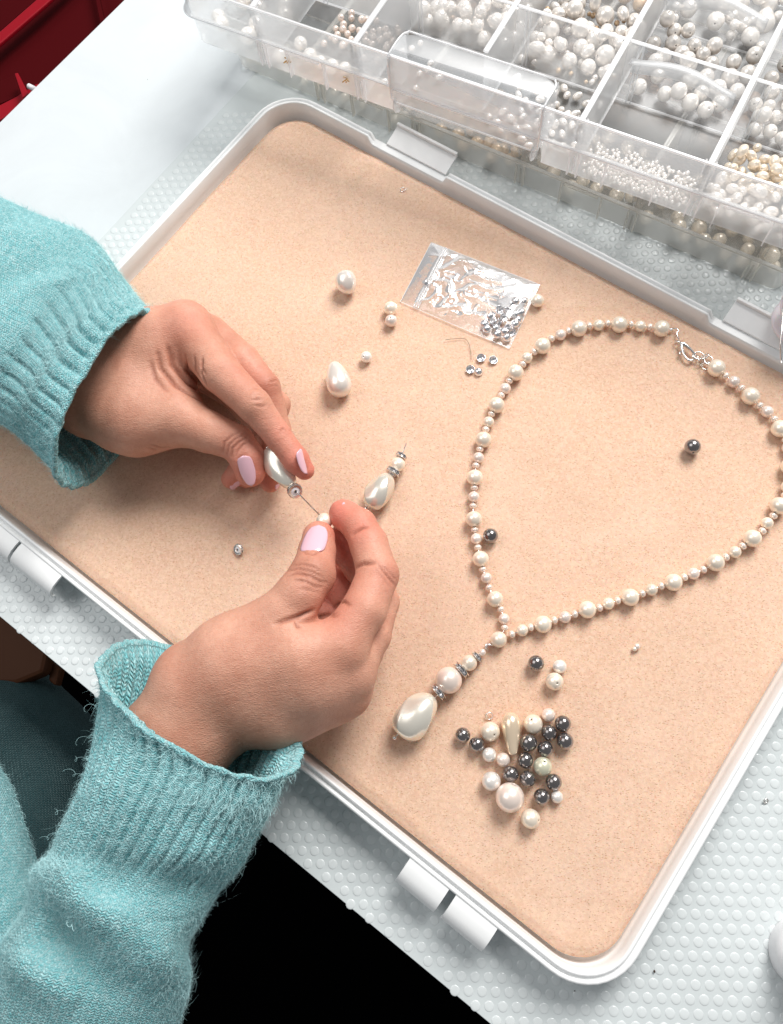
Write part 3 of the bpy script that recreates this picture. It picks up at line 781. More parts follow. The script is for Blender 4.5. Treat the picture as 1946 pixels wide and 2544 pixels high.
# curly loose threads standing off the cuff
for k, (x, y, z, a) in enumerate([(250, 1742, 66, -1), (236, 1830, 62, -1), (222, 1880, 60, -1), (170, 2020, 50, -1), (150, 2070, 50, -1), (205, 1925, 60, -1), (150, 2290, 66, 1)]):
    rr = random.Random(k); pts = []
    p = P(x + 14, y, z); q = P(x - 30 if a < 0 else x + 30, y + rr.uniform(-10, 20), z + 4) - p; q /= np.linalg.norm(q)
    s = np.array([-q[1], q[0], .3])
    for i in range(34):
        t = i / 33; ph = t * 14 + k
        pts.append(p + q * (t * 9 + 1.1 * math.cos(ph)) + s * (1.7 * math.sin(ph) * t + 5 * t * t * math.sin(k * 2.1)) + np.array([0, 0, .8 * math.sin(ph * .7)]))
    V, F = tube(np.array(pts) - PO, .035 if k < 6 else .10, 4)
    part('loose_thread', V, F, M['woolfibre'], sweater)
# ------------------------------------------------------------------ beads
def bead_mesh(name, r, mat, oval=1.0, hole=.09, seg=26, rings=15):
    h = hole * r if hole else .0
    a0 = math.asin(hole) if hole else 0.001
    pr = []
    if hole: pr += [(h * .9, -.55 * r * oval), (h * .95, -.93 * r * oval)]
    for i in range(rings + 1):
        a = a0 + (PI - 2 * a0) * i / rings
        pr.append((r * math.sin(a), -r * math.cos(a) * oval))
    if hole: pr += [(h * .95, .93 * r * oval), (h * .9, .55 * r * oval)]
    V, F = lathe(pr, seg); me = mesh(name, V, F, mat)
    if hole:
        me.materials.append(M['hole']); n = len(pr) - 1
        me.polygons.foreach_set('material_index', [1 if (i % n in (0, n - 1)) else 0 for i in range(len(me.polygons))])
    return me
_bm = {}
def bead(name, r, mk, parent=None, loc=(0, 0, 0), axis=None, oval=1.0, hole=.09):
    """unit bead meshes are shared, each object scaled to its own radius"""
    k = (name, mk, oval, hole)
    if k not in _bm: _bm[k] = bead_mesh(name, 1.0, M[mk], oval, hole)
    if axis is None: axis = (random.gauss(0, 1), random.gauss(0, 1), random.gauss(0, .6))
    return link(name, _bm[k], parent, loc, axis_rot(axis, random.uniform(0, 6)), r)

FZ = FOAMZ + .15
def at(x, y, rpx, base=FZ):
    """centre and radius of a bead lying on the foam that shows at x, y with radius rpx"""
    z = base + 3
    for _ in range(4):
        p = P(x, y, z); r = rpx / SCL(p); z = base + r
    return P(x, y, z), r

M['stone'] = simple('clear_glass_stone', (.86, .86, .88), .08, .1, 1.0)
def rondelle(parent, c, axis, R, T=None, name='rondelle', n=12, crystals=True):
    """silver wheel with a ring of rhinestones"""
    T = T or R * .62
    V1, F1 = lathe([(R * .62, T * .28), (R * .62, T * .44), (R * .92, T * .5), (R * 1.02, T * .42), (R * 1.02, T * .26), (R * .8, T * .24)], 28)
    V2 = V1.copy(); V2[:, 2] *= -1; F2 = [tuple(f)[::-1] for f in F1]
    Vc, Fc = lathe([(R * .22, -T * .45), (R * .74, -T * .3), (R * .74, T * .3), (R * .22, T * .45)], 28)
    for k in range(28):                              # scalloped rim
        s = 1 + .035 * math.cos(2 * PI * k / 28 * 14); n1 = 6
        V1[k * n1:(k + 1) * n1, :2] *= s; V2[k * n1:(k + 1) * n1, :2] *= s
    V, F = join((V1, F1), (V2, F2), (Vc, Fc))
    o = part(name, V, F, M['silver'], parent, True); o.data.materials.append(M['stone']); n_c = len(Fc); o.data.polygons.foreach_set('material_index', [0] * (len(F) - n_c) + [1] * n_c)
    o.location = Vector([float(v) for v in c]) * U; o.rotation_euler = axis_rot(axis, .3)
    o.modifiers.new('es', 'EDGE_SPLIT').split_angle = math.radians(35)
    if crystals:
        key = ('cry', round(R, 1))
        if key not in _bm:
            w = R * .40; t = T * .52
            Vq = np.array([(0, -w / 2, -t / 2), (0, w / 2, -t / 2), (0, w / 2, t / 2), (0, -w / 2, t / 2), (R * .16, -w / 4, -t / 4), (R * .16, w / 4, -t / 4), (R * .16, w / 4, t / 4), (R * .16, -w / 4, t / 4)])
            Fq = [(4, 5, 6, 7), (0, 1, 5, 4), (1, 2, 6, 5), (2, 3, 7, 6), (3, 0, 4, 7)]
            _bm[key] = mesh('rhinestone', Vq, Fq, M['crystal'], False); _bm[key + (1,)] = mesh('rhinestone', Vq, Fq, M['crystal2'], False)
        for k in range(n):
            a = 2 * PI * k / n
            link('rhinestone', _bm[key if k % 2 else key + (1,)], o, (R * .74 * math.cos(a), R * .74 * math.sin(a), 0), (0, 0, a))
    return o

def baroque(parent, c, axis, L, R, mk, spin=0, name='baroque_pearl', twist=1.1, taper=.12, lobes=3, amp=.12):
    """twisted baroque pearl: helical flats, blunt ends, holes at both ends"""
    nu, nv = 60, 72; V = []
    for i in range(nu):
        u = -1 + 2 * i / (nu - 1); a = (u + 1) / 2 * PI
        prof = (math.sin(a) ** .80) * (1 - taper * u)
        for j in range(nv):
            t = 2 * PI * j / nv; ph = lobes * (t + twist * u)
            q_ = (ph / lobes) % (2 * PI / lobes) - PI / lobes; fl = math.cos(PI / lobes) / math.cos(q_); s = 1 + (amp * 3.0 * (fl - .8) + amp * .3 * math.cos(ph + 2)) * math.sin(a) ** .5
            V.append((R * prof * s * math.cos(t), R * prof * s * math.sin(t), L * (-math.cos(a) if 1 else u) * .985))
    V = np.array(V); F = grid_faces(nu, nv, False, True)
    o = part(name, V, F, M[mk], parent); o.location = Vector([float(v) for v in c]) * U; o.rotation_euler = axis_rot(axis, spin)
    return o
M['lustre'] = m_pearl('lustrous_baroque', (.82, .78, .69), metal=.55, rough=.25, coat=.3, edge=(.90, .83, .70))
M['lgold'] = m_pearl('champagne_lustre', (.84, .68, .50), metal=.5, rough=.22)
M['lustre2'] = m_pearl('pinkish_lustre', (.90, .82, .75), metal=.45, rough=.27, coat=.3)

def wire(name, pts, r, mk, parent=None, seg=8, closed=False):
    V, F = tube(pts, r, seg, closed); return part(name, V, F, M[mk], parent)
def ring_pts(c, n, r, k=20, r2=None):
    n = np.array(n, float); n /= np.linalg.norm(n); a = np.cross(n, [0.3, .2, 1]); a /= np.linalg.norm(a); b = np.cross(n, a)
    return [np.array(c) + a * (r2 or r) * math.cos(2 * PI * i / k) + b * r * math.sin(2 * PI * i / k) for i in range(k)]

# ---- necklace
def build_necklace():
    z1 = lambda x, y: (1100 + x / 1.986, 780 + y / 1.986)
    z2 = lambda x, y: (1100 + x / 1.986, 1200 + y / 1.986)
    R = {'B': 20.8, 'M': 14.3, 'S': 9.6}
    left = [z1(*p) + (k,) for p, k in [((1080, 72), 'B'), ((1022, 64), 'S'), ((975, 60), 'M'), ((929, 52), 'S'), ((872, 52), 'B'), ((815, 47), 'S'), ((770, 55), 'M'),
            ((723, 58), 'S'), ((672, 72), 'B'), ((621, 84), 'S'), ((582, 103), 'M'), ((537, 122), 'S'), ((493, 158), 'B'), ((452, 187), 'S'), ((416, 217), 'M'), ((395, 249), 'S'),
            ((360, 290), 'B'), ((329, 330), 'S'), ((309, 368), 'M'), ((289, 402), 'S'), ((266, 450), 'B'), ((241, 494), 'S'), ((227, 533), 'M'), ((213, 570), 'S'), ((201, 620), 'B'),
            ((184, 667), 'S'), ((177, 709), 'M'), ((164, 748), 'S'), ((159, 807), 'B'), ((156, 858), 'S'), ((154, 902), 'M')]]
    left += [z2(*p) + (k,) for p, k in [((150, 114), 'S'), ((154, 178), 'B'), ((158, 231), 'S'), ((166, 275), 'M'), ((174, 318), 'S'), ((188, 374), 'B'), ((198, 426), 'S'), ((216, 468), 'M'),
             ((229, 516), 'S'), ((259, 573), 'B'), ((287, 623), 'S'), ((303, 670), 'M'), ((307, 714), 'S'), ((277, 772), 'B')]]
    right = [z2(*p) + (k,) for p, k in [((342, 746), 'S'), ((393, 727), 'M'), ((436, 712), 'S'), ((495, 697), 'B'), ((552, 677), 'S'), ((604, 662), 'M'), ((653, 647), 'S'), ((714, 625), 'B'),
              ((774, 616), 'S'), ((818, 595), 'M'), ((864, 580), 'S'), ((926, 564), 'B'), ((985, 545), 'S'), ((1031, 527), 'M'), ((1079, 508), 'S'), ((1139, 490), 'B'), ((1193, 465), 'S'), ((1238, 447), 'M'),
              ((1287, 427), 'S'), ((1347, 393), 'B'), ((1398, 366), 'S'), ((1443, 341), 'M'), ((1481, 311), 'S'), ((1529, 273), 'B'), ((1578, 237), 'S'), ((1601, 198), 'M'), ((1632, 162), 'S'), ((1660, 112), 'B'),
              ((1690, 62), 'S'), ((1700, 18), 'M'), ((1706, -26), 'S'), ((1714, -82), 'B')]]
    right += [z1(*p) + (k,) for p, k in [((1712, 702), 'S'), ((1704, 660), 'M'), ((1692, 620), 'S'), ((1665, 566), 'B'), ((1637, 520), 'S'), ((1602, 482), 'M'), ((1564, 452), 'S'), ((1520, 405), 'B'), ((1474, 367), 'S'), ((1437, 335), 'M'), ((1396, 305), 'S'), ((1351, 267), 'B')]]
    c0 = at(1239, 1589, 21)[0]; root = empty('necklace', (c0[0], c0[1], FZ))
    tag(root, 'ivory pearl and rose spacer necklace with a twisted pearl drop, laid in a loop', 'necklace')
    o = np.array(root.location) / U
    for strand in (left, right):
        pp = [at(x, y, R[k] * (1.04 if strand is right else .97)) for x, y, k in strand]
        ps = np.array([p for p, r in pp]); mz = 15.9
        cs = ps.copy(); cs[:, 2] = [FZ + max(r, (4.2 + r) / 2.1) for _, r in pp]
        for i, (x, y, k) in enumerate(strand):
            r = pp[i][1]; c = P(x, y, cs[i][2]); cs[i] = c
            tgt = cs[min(i + 1, len(cs) - 1)] - cs[max(i - 1, 0)]
        for i, (x, y, k) in enumerate(strand):
            tgt = cs[min(i + 1, len(cs) - 1)] - cs[max(i - 1, 0)]
            r = pp[i][1]
            if k == 'S': bead('spacer_bead', r, 'rose' if random.random() < .8 else 'pinkish', root, cs[i] - o, tgt, .8, .2)
            else: bead('pearl', r, 'ivory' if (k == 'B' or random.random() < .35) else 'pinkish', root, cs[i] - o, tgt, 1.0, .1)
        wire('cord', catmull(cs, len(cs) * 3) - o, .22, 'steel', root, 6)
    # clasp
    g = lambda x, y, z=FZ + 2.2: P(*z1(x, y), z) - o
    wire('crimp', [g(1116, 76), g(1135, 78)], .9, 'steel', root)
    wire('wire_link', [g(1133, 70, FZ + 2.6), g(1158, 74), g(1164, 84), g(1156, 92), g(1156, 104), g(1166, 126)], .38, 'steel', root)
    wire('swivel_ring', ring_pts(g(1163, 136), (0.3, .6, .6), 1.5), .42, 'silver', root, 8, True)
    cl = [g(1166, 138, FZ + 2.6), g(1176, 152, FZ + 3), g(1182, 175, FZ + 2.8), g(1192, 205, FZ + 2.4), g(1210, 226, FZ + 2.2), g(1232, 228, FZ + 2.2), g(1246, 212, FZ + 2.2)]
    V, F = tube(catmull(cl, 26), np.interp(np.linspace(0, 1, 26), [0, .25, .5, .8, 1], [.55, 1.0, .8, .75, .45]), 10); part('lobster_claw', V, F, M['silver'], root)
    cl = [g(1172, 146, FZ + 3), g(1196, 152, FZ + 3.1), g(1220, 172, FZ + 2.8), g(1238, 192, FZ + 2.4), g(1246, 204, FZ + 2.3)]
    V, F = tube(catmull(cl, 20), np.interp(np.linspace(0, 1, 20), [0, .4, 1], [1.2, .95, .45]), 10); part('claw_gate', V, F, M['silver'], root)
    wire('claw_lever', [g(1178, 180, FZ + 2.6), g(1168, 194), g(1174, 204)], .5, 'silver', root)
    for (x, y, n_, r1, r2, w) in [(1247, 212, (.5, .1, .8), 2.0, 1.6, .42), (1264, 206, (.1, .2, 1), 2.9, 2.7, .42), (1272, 238, (.4, -.7, .5), 2.1, 1.5, .3), (1292, 212, (-.6, .5, .6), 2.6, 1.6, .42), (1312, 228, (.2, .1, 1), 3.0, 2.2, .42), (1298, 258, (.2, .3, 1), 2.0, 2.8, .38)]:
        wire('chain_link', ring_pts(g(x, y), n_, r1, 20, r2), w, 'silver', root, 8, True)
    wire('crimp', [g(1306, 238), g(1316, 250)], 1.0, 'steel', root)
    # drop
    a, b = at(1214, 1601, 8)[0], at(1034, 1775, 52)[0]
    ax = at(1115, 1690, 34)[0] - at(1166, 1646, 20)[0]; ax[2] = 0; ax /= np.linalg.norm(ax)
    cz = lambda x, y, z: P(x, y, z) - o
    wire('bail', ring_pts(cz(1216, 1601, FZ + 2.4), (.4, .8, .2), 1.5), .55, 'steel', root, 8, True)
    wire('bail', ring_pts(cz(1209, 1606, FZ + 3.0), (.8, -.3, .3), 1.2), .4, 'steel', root, 8, True)
    bead('spacer_bead', 9.2 / 5.2, 'pinkish', root, cz(1199, 1621, FZ + 3.6), ax, 1, .2)
    rondelle(root, cz(1186, 1632, FZ + 3.6), ax, 2.9, 2.0)
    bead('pearl', 20.3 / 5.2, 'ivory', root, cz(1166, 1647, FZ + 4.1), ax)
    rondelle(root, cz(1146, 1664.5, FZ + 5.0), ax, 4.3, 2.7)
    bead('pearl', 34 / 5.25, 'pinkish', root, cz(1115, 1690, FZ + 6.5), ax)
    rondelle(root, cz(1089, 1719, FZ + 6.9), ax, 4.3, 2.7)
    q, w = cz(1034, 1777, FZ + 8.6), cz(1082, 1727, FZ + 7)
    d = cz(1080, 1727, FZ + 7.5) - cz(990, 1826, FZ + 7); L = np.linalg.norm(d) / 2
    baroque(root, q, d, L * .98, 9.0, 'lustre', spin=.6, taper=.26)
    wire('head_pin', [cz(984, 1829, FZ + 5.6), cz(1000, 1812, FZ + 7), cz(1205, 1612, FZ + 3.2)], .32, 'steel', root)
    bead('pin_head', 1.15, 'silver', root, cz(981, 1832, FZ + 5.4), None, 1, 0)
build_necklace()

# ---- loose beads on the foam
def loose(x, y, rpx, mk, label, cat='pearl', group='loose pearls on the foam pad', name='loose_pearl', axis=None, oval=1.0, hole=.09):
    c, r = at(x, y, rpx)
    return tag(bead(name, r, mk, None, c, axis, oval, hole), label, cat, group)
z5 = lambda x, y: (1100 + x / 4.2, 1650 + y / 4.2)
V3 = lambda x, y, z=.4: tuple((RM @ np.array([x, -y, z])).tolist())    # a direction given as it shows: x right, y down, z towards the eye
GG = 'dark grey pearls on the foam pad'
for (x, y, r, lab, ax) in [
    (210, 740, 80, 'dark grey pearl at the far left tip of the pearl cluster', V3(-.35, .75, .5)), (358, 838, 82, 'dark grey pearl touching the leftmost grey one and a white pearl', None),
    (1255, 620, 85, 'dark grey pearl at the top right corner of the pearl cluster', None), (1110, 715, 82, 'dark grey pearl wedged between the cream pearl and the top right grey ones', V3(0, .75, .6)),
    (895, 818, 92, 'darkest, largest grey pearl beside the long teardrop pearl', None), (1278, 803, 88, 'dark grey pearl at the right edge of the cluster under the corner one', None),
    (1070, 885, 84, 'dark grey pearl just right of the darkest grey one', V3(-.4, .6, .7)), (862, 1003, 83, 'dark grey pearl directly below the darkest grey one', V3(.5, 1, .1)),
    (709, 1147, 84, 'dark grey pearl with its hole turned right, above the large pearl', V3(.8, .1, .6)), (886, 1198, 86, 'dark grey pearl with its hole turned up left, near the greenish pearl', V3(-.55, -.45, .7)),
    (1158, 1230, 86, 'dark grey pearl below the greenish pearl', None), (1033, 1385, 85, 'dark grey pearl with a rough hole next to the smallest white pearl', V3(-.5, .65, .6))]:
    loose(*z5(x, y), r / 4.2, 'grey', lab, 'pearl', GG, 'grey_pearl', ax)
loose(1332, 1648, 20.2, 'grey', 'dark grey pearl beside the pair of pale pearls above the cluster', 'pearl', GG, 'grey_pearl', V3(-.65, .6, .5))
loose(1219, 1331, 19, 'grey', 'dark grey pearl resting against the left strand of the necklace', 'pearl', GG, 'grey_pearl')
loose(1721, 1110, 20, 'grey', 'dark grey pearl lying alone inside the necklace loop', 'pearl', GG, 'grey_pearl')
for (x, y, r, mk, lab, ax) in [
    (498, 703, 100, 'ivory', 'cream pearl with its hole up, left of the long teardrop pearl', V3(.3, .1, .95)), (945, 625, 98, 'ivory', 'cream pearl at the top of the cluster right of the long teardrop', None),
    (1105, 530, 70, 'pinkish', 'small pinkish pearl at the very top of the cluster', None), (487, 945, 74, 'white', 'small white pearl under the two left grey pearls', None),
    (632, 997, 72, 'pinkish', 'small pinkish pearl by the tip of the long teardrop pearl', None), (1045, 1068, 97, 'green', 'greenish ivory pearl among the grey pearls', None),
    (508, 1222, 98, 'white', 'white pearl touching the left of the largest pearl', None), (702, 1392, 150, 'pinkish', 'largest round pearl of the cluster, pinkish white', None),
    (1193, 1385, 64, 'white', 'smallest white pearl at the lower right of the cluster', None), (918, 1613, 100, 'ivory', 'cream pearl lying lowest, below the cluster', None)]:
    loose(*z5(x, y), r / 4.2, mk, lab, axis=ax)
loose(1391, 1656, 17, 'white', 'small white pearl touching the cream one above the cluster')
loose(1378, 1693, 22, 'ivory', 'cream pearl with its hole up, above the cluster', axis=V3(.1, .0, 1))
loose(971, 766, 17, 'ivory', 'small cream pearl, upper of the stacked pair left of the bag')
loose(972, 797, 15.2, 'pinkish', 'small pinkish pearl, lower of the stacked pair left of the bag', axis=V3(-.1, -.3, .9))
loose(910, 887, 14.2, 'white', 'small white pearl beside the smooth teardrop pearl', axis=V3(-.4, .1, .8))
loose(1336, 747, 16, 'ivory', 'small cream pearl peeking out at the right end of the bag')
loose(1583, 1606, 7.5, 'pinkish', 'tiny pinkish bead under the right strand of the necklace')
loose(1577, 1612, 6.2, 'ivory', 'tiniest ivory bead touching the tiny pinkish bead')
loose(903 + 412, 1907, 4.5, 'silver', 'tiny silver bead between two grey pearls of the cluster', 'bead', 'metal bits', 'crimp_bead')

def drop_bead(x0, y0, x1, y1, rpx, prof, mk, label, name, flat=1.0, z=None, spin=0):
    """lathe bead lying on its side from tip (x0, y0) to fat end (x1, y1)"""
    c, r = at((x0 + x1) / 2, (y0 + y1) / 2, rpx * flat); r = r / flat
    z = c[2]; a = P(x0, y0, z - .6 * 0); b = P(x1, y1, z); d = b - a; L = np.linalg.norm(d)
    t = (1 - np.cos(np.linspace(0, PI, len(prof)))) / 2 if name != 'x' else 0; tt = np.linspace(0, 1, 34); tt = .5 - .5 * np.cos(tt * PI)
    pr = [(max(.001, np.interp(s, t, prof)) * r, (s - .5) * L) for s in tt]
    V, F = lathe(pr, 36); o = part(name, V, F, M[mk], None)
    o.location = Vector((a + b) / 2) * U
    rot = Vector(d).to_track_quat('Z', 'Y').to_matrix(); o.rotation_euler = (rot @ Matrix.Rotation(spin, 3, 'Z')).to_euler()
    if flat != 1.0:
        for v in o.data.vertices: v.co.x *= 1
        o.scale = (1, flat, 1) if abs((rot @ Vector((0, 1, 0))).z) > .5 else (flat, 1, 1)
    return tag(o, label, 'pearl', 'loose pearls on the foam pad')
drop_bead(1268, 1769, 1275, 1877, 24, [.0, .30, .56, .78, .93, 1.0, .99, .93, .84, .74, .64, .56, .49, .42, .30, 0], 'lgold', 'long narrow teardrop pearl, champagne, standing out in the cluster', 'teardrop_pearl')
drop_bead(829, 900, 850, 983, 31, [0, .20, .36, .50, .62, .73, .83, .92, .98, 1.0, .97, .88, .74, .54, .29, 0], 'lustre2', 'smooth pinkish white teardrop pearl below the pebble shaped one', 'teardrop_pearl')
c, r = at(861, 702, 31)
o = baroque(None, c, V3(.25, 1, .1), 6.9, 6.2, 'lustre2', spin=1.1, name='pebble_pearl', twist=.35, taper=.17, lobes=3, amp=.075)
tag(o, 'rounded triangular pebble shaped pearl near the upper hand', 'pearl', 'loose pearls on the foam pad')

# ---- dangle lying finished on the foam
def build_dangle():
    c0 = P(946, 1220, FZ); root = empty('pearl_dangle', c0); tag(root, 'finished dangle of twisted pearl, round pearl and two rhinestone wheels lying on the foam', 'pendant')
    o = np.array(root.location) / U; g = lambda x, y, z: P(x, y, z) - o
    ax = g(1002, 1122, FZ + 5) - g(915, 1256, FZ + 6); ax /= np.linalg.norm(ax)
    d = g(969, 1176, FZ + 7) - g(919, 1260, FZ + 7)
    baroque(root, g(944, 1220, FZ + 7.4), d, np.linalg.norm(d) / 2, 7.2, 'lustre', spin=2.3, taper=.16)
    rondelle(root, g(977, 1173, FZ + 5.6), ax, 4.0, 2.6); bead('pearl', 3.9, 'ivory', root, g(989, 1154, FZ + 4.4), ax); rondelle(root, g(997, 1133, FZ + 4), ax, 3.1, 2.0)
    wire('head_pin', [g(911, 1262, FZ + 6.5), g(997, 1133, FZ + 4), g(1002, 1122, FZ + 4), g(1010, 1101, FZ + 5)], .3, 'steel', root)
    V, F = lathe([(.3, .9), (1.0, .8), (1.6, .3), (1.9, -.3), (1.7, -.3), (1.3, .3), (.3, .6)], 16); e = part('bead_cap', V, F, M['silver'], root); e.location = Vector(g(914, 1257, FZ + 6.8)) * U; e.rotation_euler = axis_rot(-ax)
    bead('pin_head', .95, 'silver', root, g(908, 1264, FZ + 6.6), None, 1, 0)
build_dangle()

# ---- dangle in the making, held in the upper hand, and the pearl held in the lower hand
def build_held():
    root = empty('unfinished_dangle', P(700, 1170, 42)); tag(root, 'unfinished dangle of twisted pearl and rhinestone wheel on a pin, held between the fingers', 'pendant')
    o = np.array(root.location) / U; g = lambda x, y, z: P(x, y, z) - o
    a, b = g(664, 1116, 42), g(728, 1212, 43); d = b - a; L = np.linalg.norm(d) / 2
    baroque(root, (a + b) / 2 + np.array([0, 0, 0]), d, L, 6.6, 'lustre', spin=.9, taper=.22)
    ax = g(793, 1277, 48) - g(734, 1220, 43); ax /= np.linalg.norm(ax)
    rondelle(root, g(733, 1219, 44.5), g(744, 1234, 49.5) - g(733, 1219, 44), 3.7, 2.6)
    wire('head_pin', [a, b, g(743, 1227, 45), g(800, 1285, 50)], .32, 'steel', root)
    bead('pin_head', .9, 'silver', root, g(664, 1113, 44), None, 1, 0)
    p = P(806, 1295, 50); r = 20.5 / SCL(p)
    tag(bead('small_pearl', r, 'ivory', None, p, ax), 'round cream pearl held at the fingertips of the lower hand', 'pearl')
build_held()
root = empty('loose_rondelle', P(596, 1368, FZ)); tag(root, 'small glass rhinestone wheel lying alone left of the lower hand', 'rhinestone wheel')
rondelle(root, (0, 0, 2.4), V3(-.55, .1, .8), 2.9, 1.9, 'wheel')

# ---- bead caps
cap_me = {}
def cap(x, y, z, axis, label, group, r=2.5, mk='steel', cat='bead cap'):
    if mk not in cap_me:
        V, F = lathe([(.12, .62), (.35, .60), (.62, .48), (.84, .25), (.97, -.05), (1.0, -.12), (.94, -.12), (.8, .18), (.6, .38), (.35, .5), (.12, .52)], 24); cap_me[mk] = mesh('metal_bead_cup', V, F, M[mk])
    return tag(link('metal_bead_cup', cap_me[mk], None, P(x, y, z), axis_rot(axis), r), label, cat, group)
z4 = lambda x, y: (800 + x / 2.8, 550 + y / 2.8)
for (x, y, ax, lab) in [(1108, 950, V3(.1, .25, -1), 'silver bead cap, upper left of the four loose ones under the bag'), (1192, 965, V3(-.15, .25, -1), 'silver bead cap at the right of the four loose ones'),
                        (1033, 1030, V3(.1, .2, -1), 'silver bead cap at the left, overlapping its neighbour'), (1093, 1048, V3(.25, .1, 1), 'silver bead cap lying dome up against its neighbour')]:
    cap(*z4(x, y), FZ + 1.2, ax, lab, 'loose bead caps below the bag')
BAG = [P(*z4(760, 135), FZ + 2.5), P(*z4(1520, 430), FZ + 2.6), P(*z4(1305, 882), FZ + 1.2), P(*z4(545, 558), FZ + .6)]
CR = ['lowest', 'second lowest', 'third lowest', 'fourth lowest', 'fifth lowest', 'sixth lowest']
capl = [(1350, 550), (1405, 555), (1290, 600), (1235, 615), (1385, 625), (1340, 650), (1265, 665), (1190, 690), (1135, 710), (1345, 710), (1145, 750), (1215, 735), (1290, 740), (1225, 785), (1290, 810),
        (1325, 590), (1370, 690), (1320, 770), (1175, 665), (1230, 700), (1310, 640), (1262, 770)]
CN = 'one two three four five six seven eight nine ten eleven twelve thirteen fourteen fifteen sixteen seventeen eighteen nineteen twenty twenty-one twenty-two'.split()
for i, (x, y) in enumerate(capl):
    rr = random.Random(i * 3 + 1); up_ = 1 if rr.random() < .55 else -1
    cap(*z4(x, y), FZ + 2.0 + 1.0 * rr.random() + (1.6 if i % 3 == 0 else 0), V3(rr.gauss(0, .5), rr.gauss(0, .5), up_), ['dome up', 'hollow up'][up_ < 0] + ' silver bead cap, number %s from the top of the zip bag heap' % CN[sorted(capl, key=lambda q: q[1]).index((x, y))], 'bead caps heaped in the zip bag', 2.5)
cap(*z4(728, 432), FZ + 1.9, V3(.9, .3, .3), 'silver bead cap alone under the zip strip of the bag', None)

def build_bag():
    n = NT('clear_bag_film'); co = n.coord()
    n.p(base_color=C(.92, .86, .84), roughness=.08, specular_ior_level=.8)
    tr = n.n('ShaderNodeBsdfTransparent', {'Color': C(.985, .98, .98)}); fr = n.n('ShaderNodeFresnel', {'IOR': 1.65})
    f = n.math('MINIMUM', n.math('ADD', n.math('MULTIPLY', fr, 1.0), .015), 1.0)
    gl = n.n('ShaderNodeBsdfGlossy', {'Color': C(1, 1, 1), 'Roughness': .16})
    nb = n.bump(n.noise(co, 110, 2, .45, 1.0), .15, .5); n.set(gl, 'Normal', nb)
    df = n.n('ShaderNodeBsdfDiffuse', {'Color': C(.95, .9, .88)})
    ad = n.n('ShaderNodeMixShader', {'Fac': .18}); n.t.links.new(gl.outputs[0], ad.inputs[1]); n.t.links.new(df.outputs[0], ad.inputs[2])
    mx = n.n('ShaderNodeMixShader', {'Fac': f}); n.t.links.new(tr.outputs[0], mx.inputs[1]); n.t.links.new(ad.outputs[0], mx.inputs[2]); n.t.links.new(mx.outputs[0], n.o.inputs[0])
    M['film'] = n.m
    c0 = sum(BAG) / 4; root = empty('zip_bag', (c0[0], c0[1], FZ)); tag(root, 'small clear zip bag of bead caps lying crinkled on the foam', 'zip bag')
    o = np.array(root.location) / U
    nu, nv = 150, 100
    def surf(top):
        V = []
        for i in range(nu):
            u = i / (nu - 1)
            for j in range(nv):
                v = j / (nv - 1)
                p = BAG[0] * (1 - u) * (1 - v) + BAG[1] * u * (1 - v) + BAG[2] * u * v + BAG[3] * (1 - u) * v
                amp_ = .15 + .7 * math.exp(-((u - .45) / .22) ** 2); e = min(1, 7 * min(u, 1 - u, v, 1 - v)); e = e * (2 - e)
                rid = 1 - 2 * abs(mnoise.noise(Vector((p[0] / 13, p[1] / 9, 2.2))))
                rid2 = 1 - 2 * abs(mnoise.noise(Vector((p[0] / 6 + 4, p[1] / 6, 5))))
                zf = math.exp(-((u - .145) / .02) ** 2)
                heap = math.exp(-((u - .88) / .15) ** 2 - ((v - .62) / .34) ** 2)
                if top: h = .2 + e * (1.5 + 1.9 * rid ** 3 * amp_ + .5 * rid2 ** 4 * (1 - zf) * amp_) * (1 if u > .16 else .35) + 2.6 * heap * e + zf * .5
                else: h = -.1 * e
                h += FZ - p[2] + (p[2] - FZ) * (.35 if top else .2) + (.0 if top else .12)
                V.append((p[0], p[1], p[2] + h))
        return np.array(V) - o
    part('film', surf(True), grid_faces(nu, nv), M['film'], root); part('film', surf(False), grid_faces(nu, nv), M['film'], root)
    q = lambda u, v, z: BAG[0] * (1 - u) * (1 - v) + BAG[1] * u * (1 - v) + BAG[2] * u * v + BAG[3] * (1 - u) * v + np.array([0, 0, z]) - o
    for u in (.128, .148, .168):
        pts = [np.array([*q(u, v, 0)[:2], 1.6 + .5 * math.sin(v * 3)]) for v in np.linspace(.0, 1, 24)]
        V, F = tube(pts, .34, 6); part('zip_strip', V, F, M['clear'], root)
    for a, b in (((0, 0), (1, 0)), ((1, 0), (1, 1)), ((1, 1), (0, 1)), ((0, 1), (0, 0))):
        pts = [q(a[0] + (b[0] - a[0]) * t, a[1] + (b[1] - a[1]) * t, 0) for t in np.linspace(0, 1, 40)]
        for p in pts: p[2] = (p[2]) * .35 + .25
        V, F = tube(pts, .16, 5); part('welded_seam', V, F, M['clearrim'], root)
build_bag()

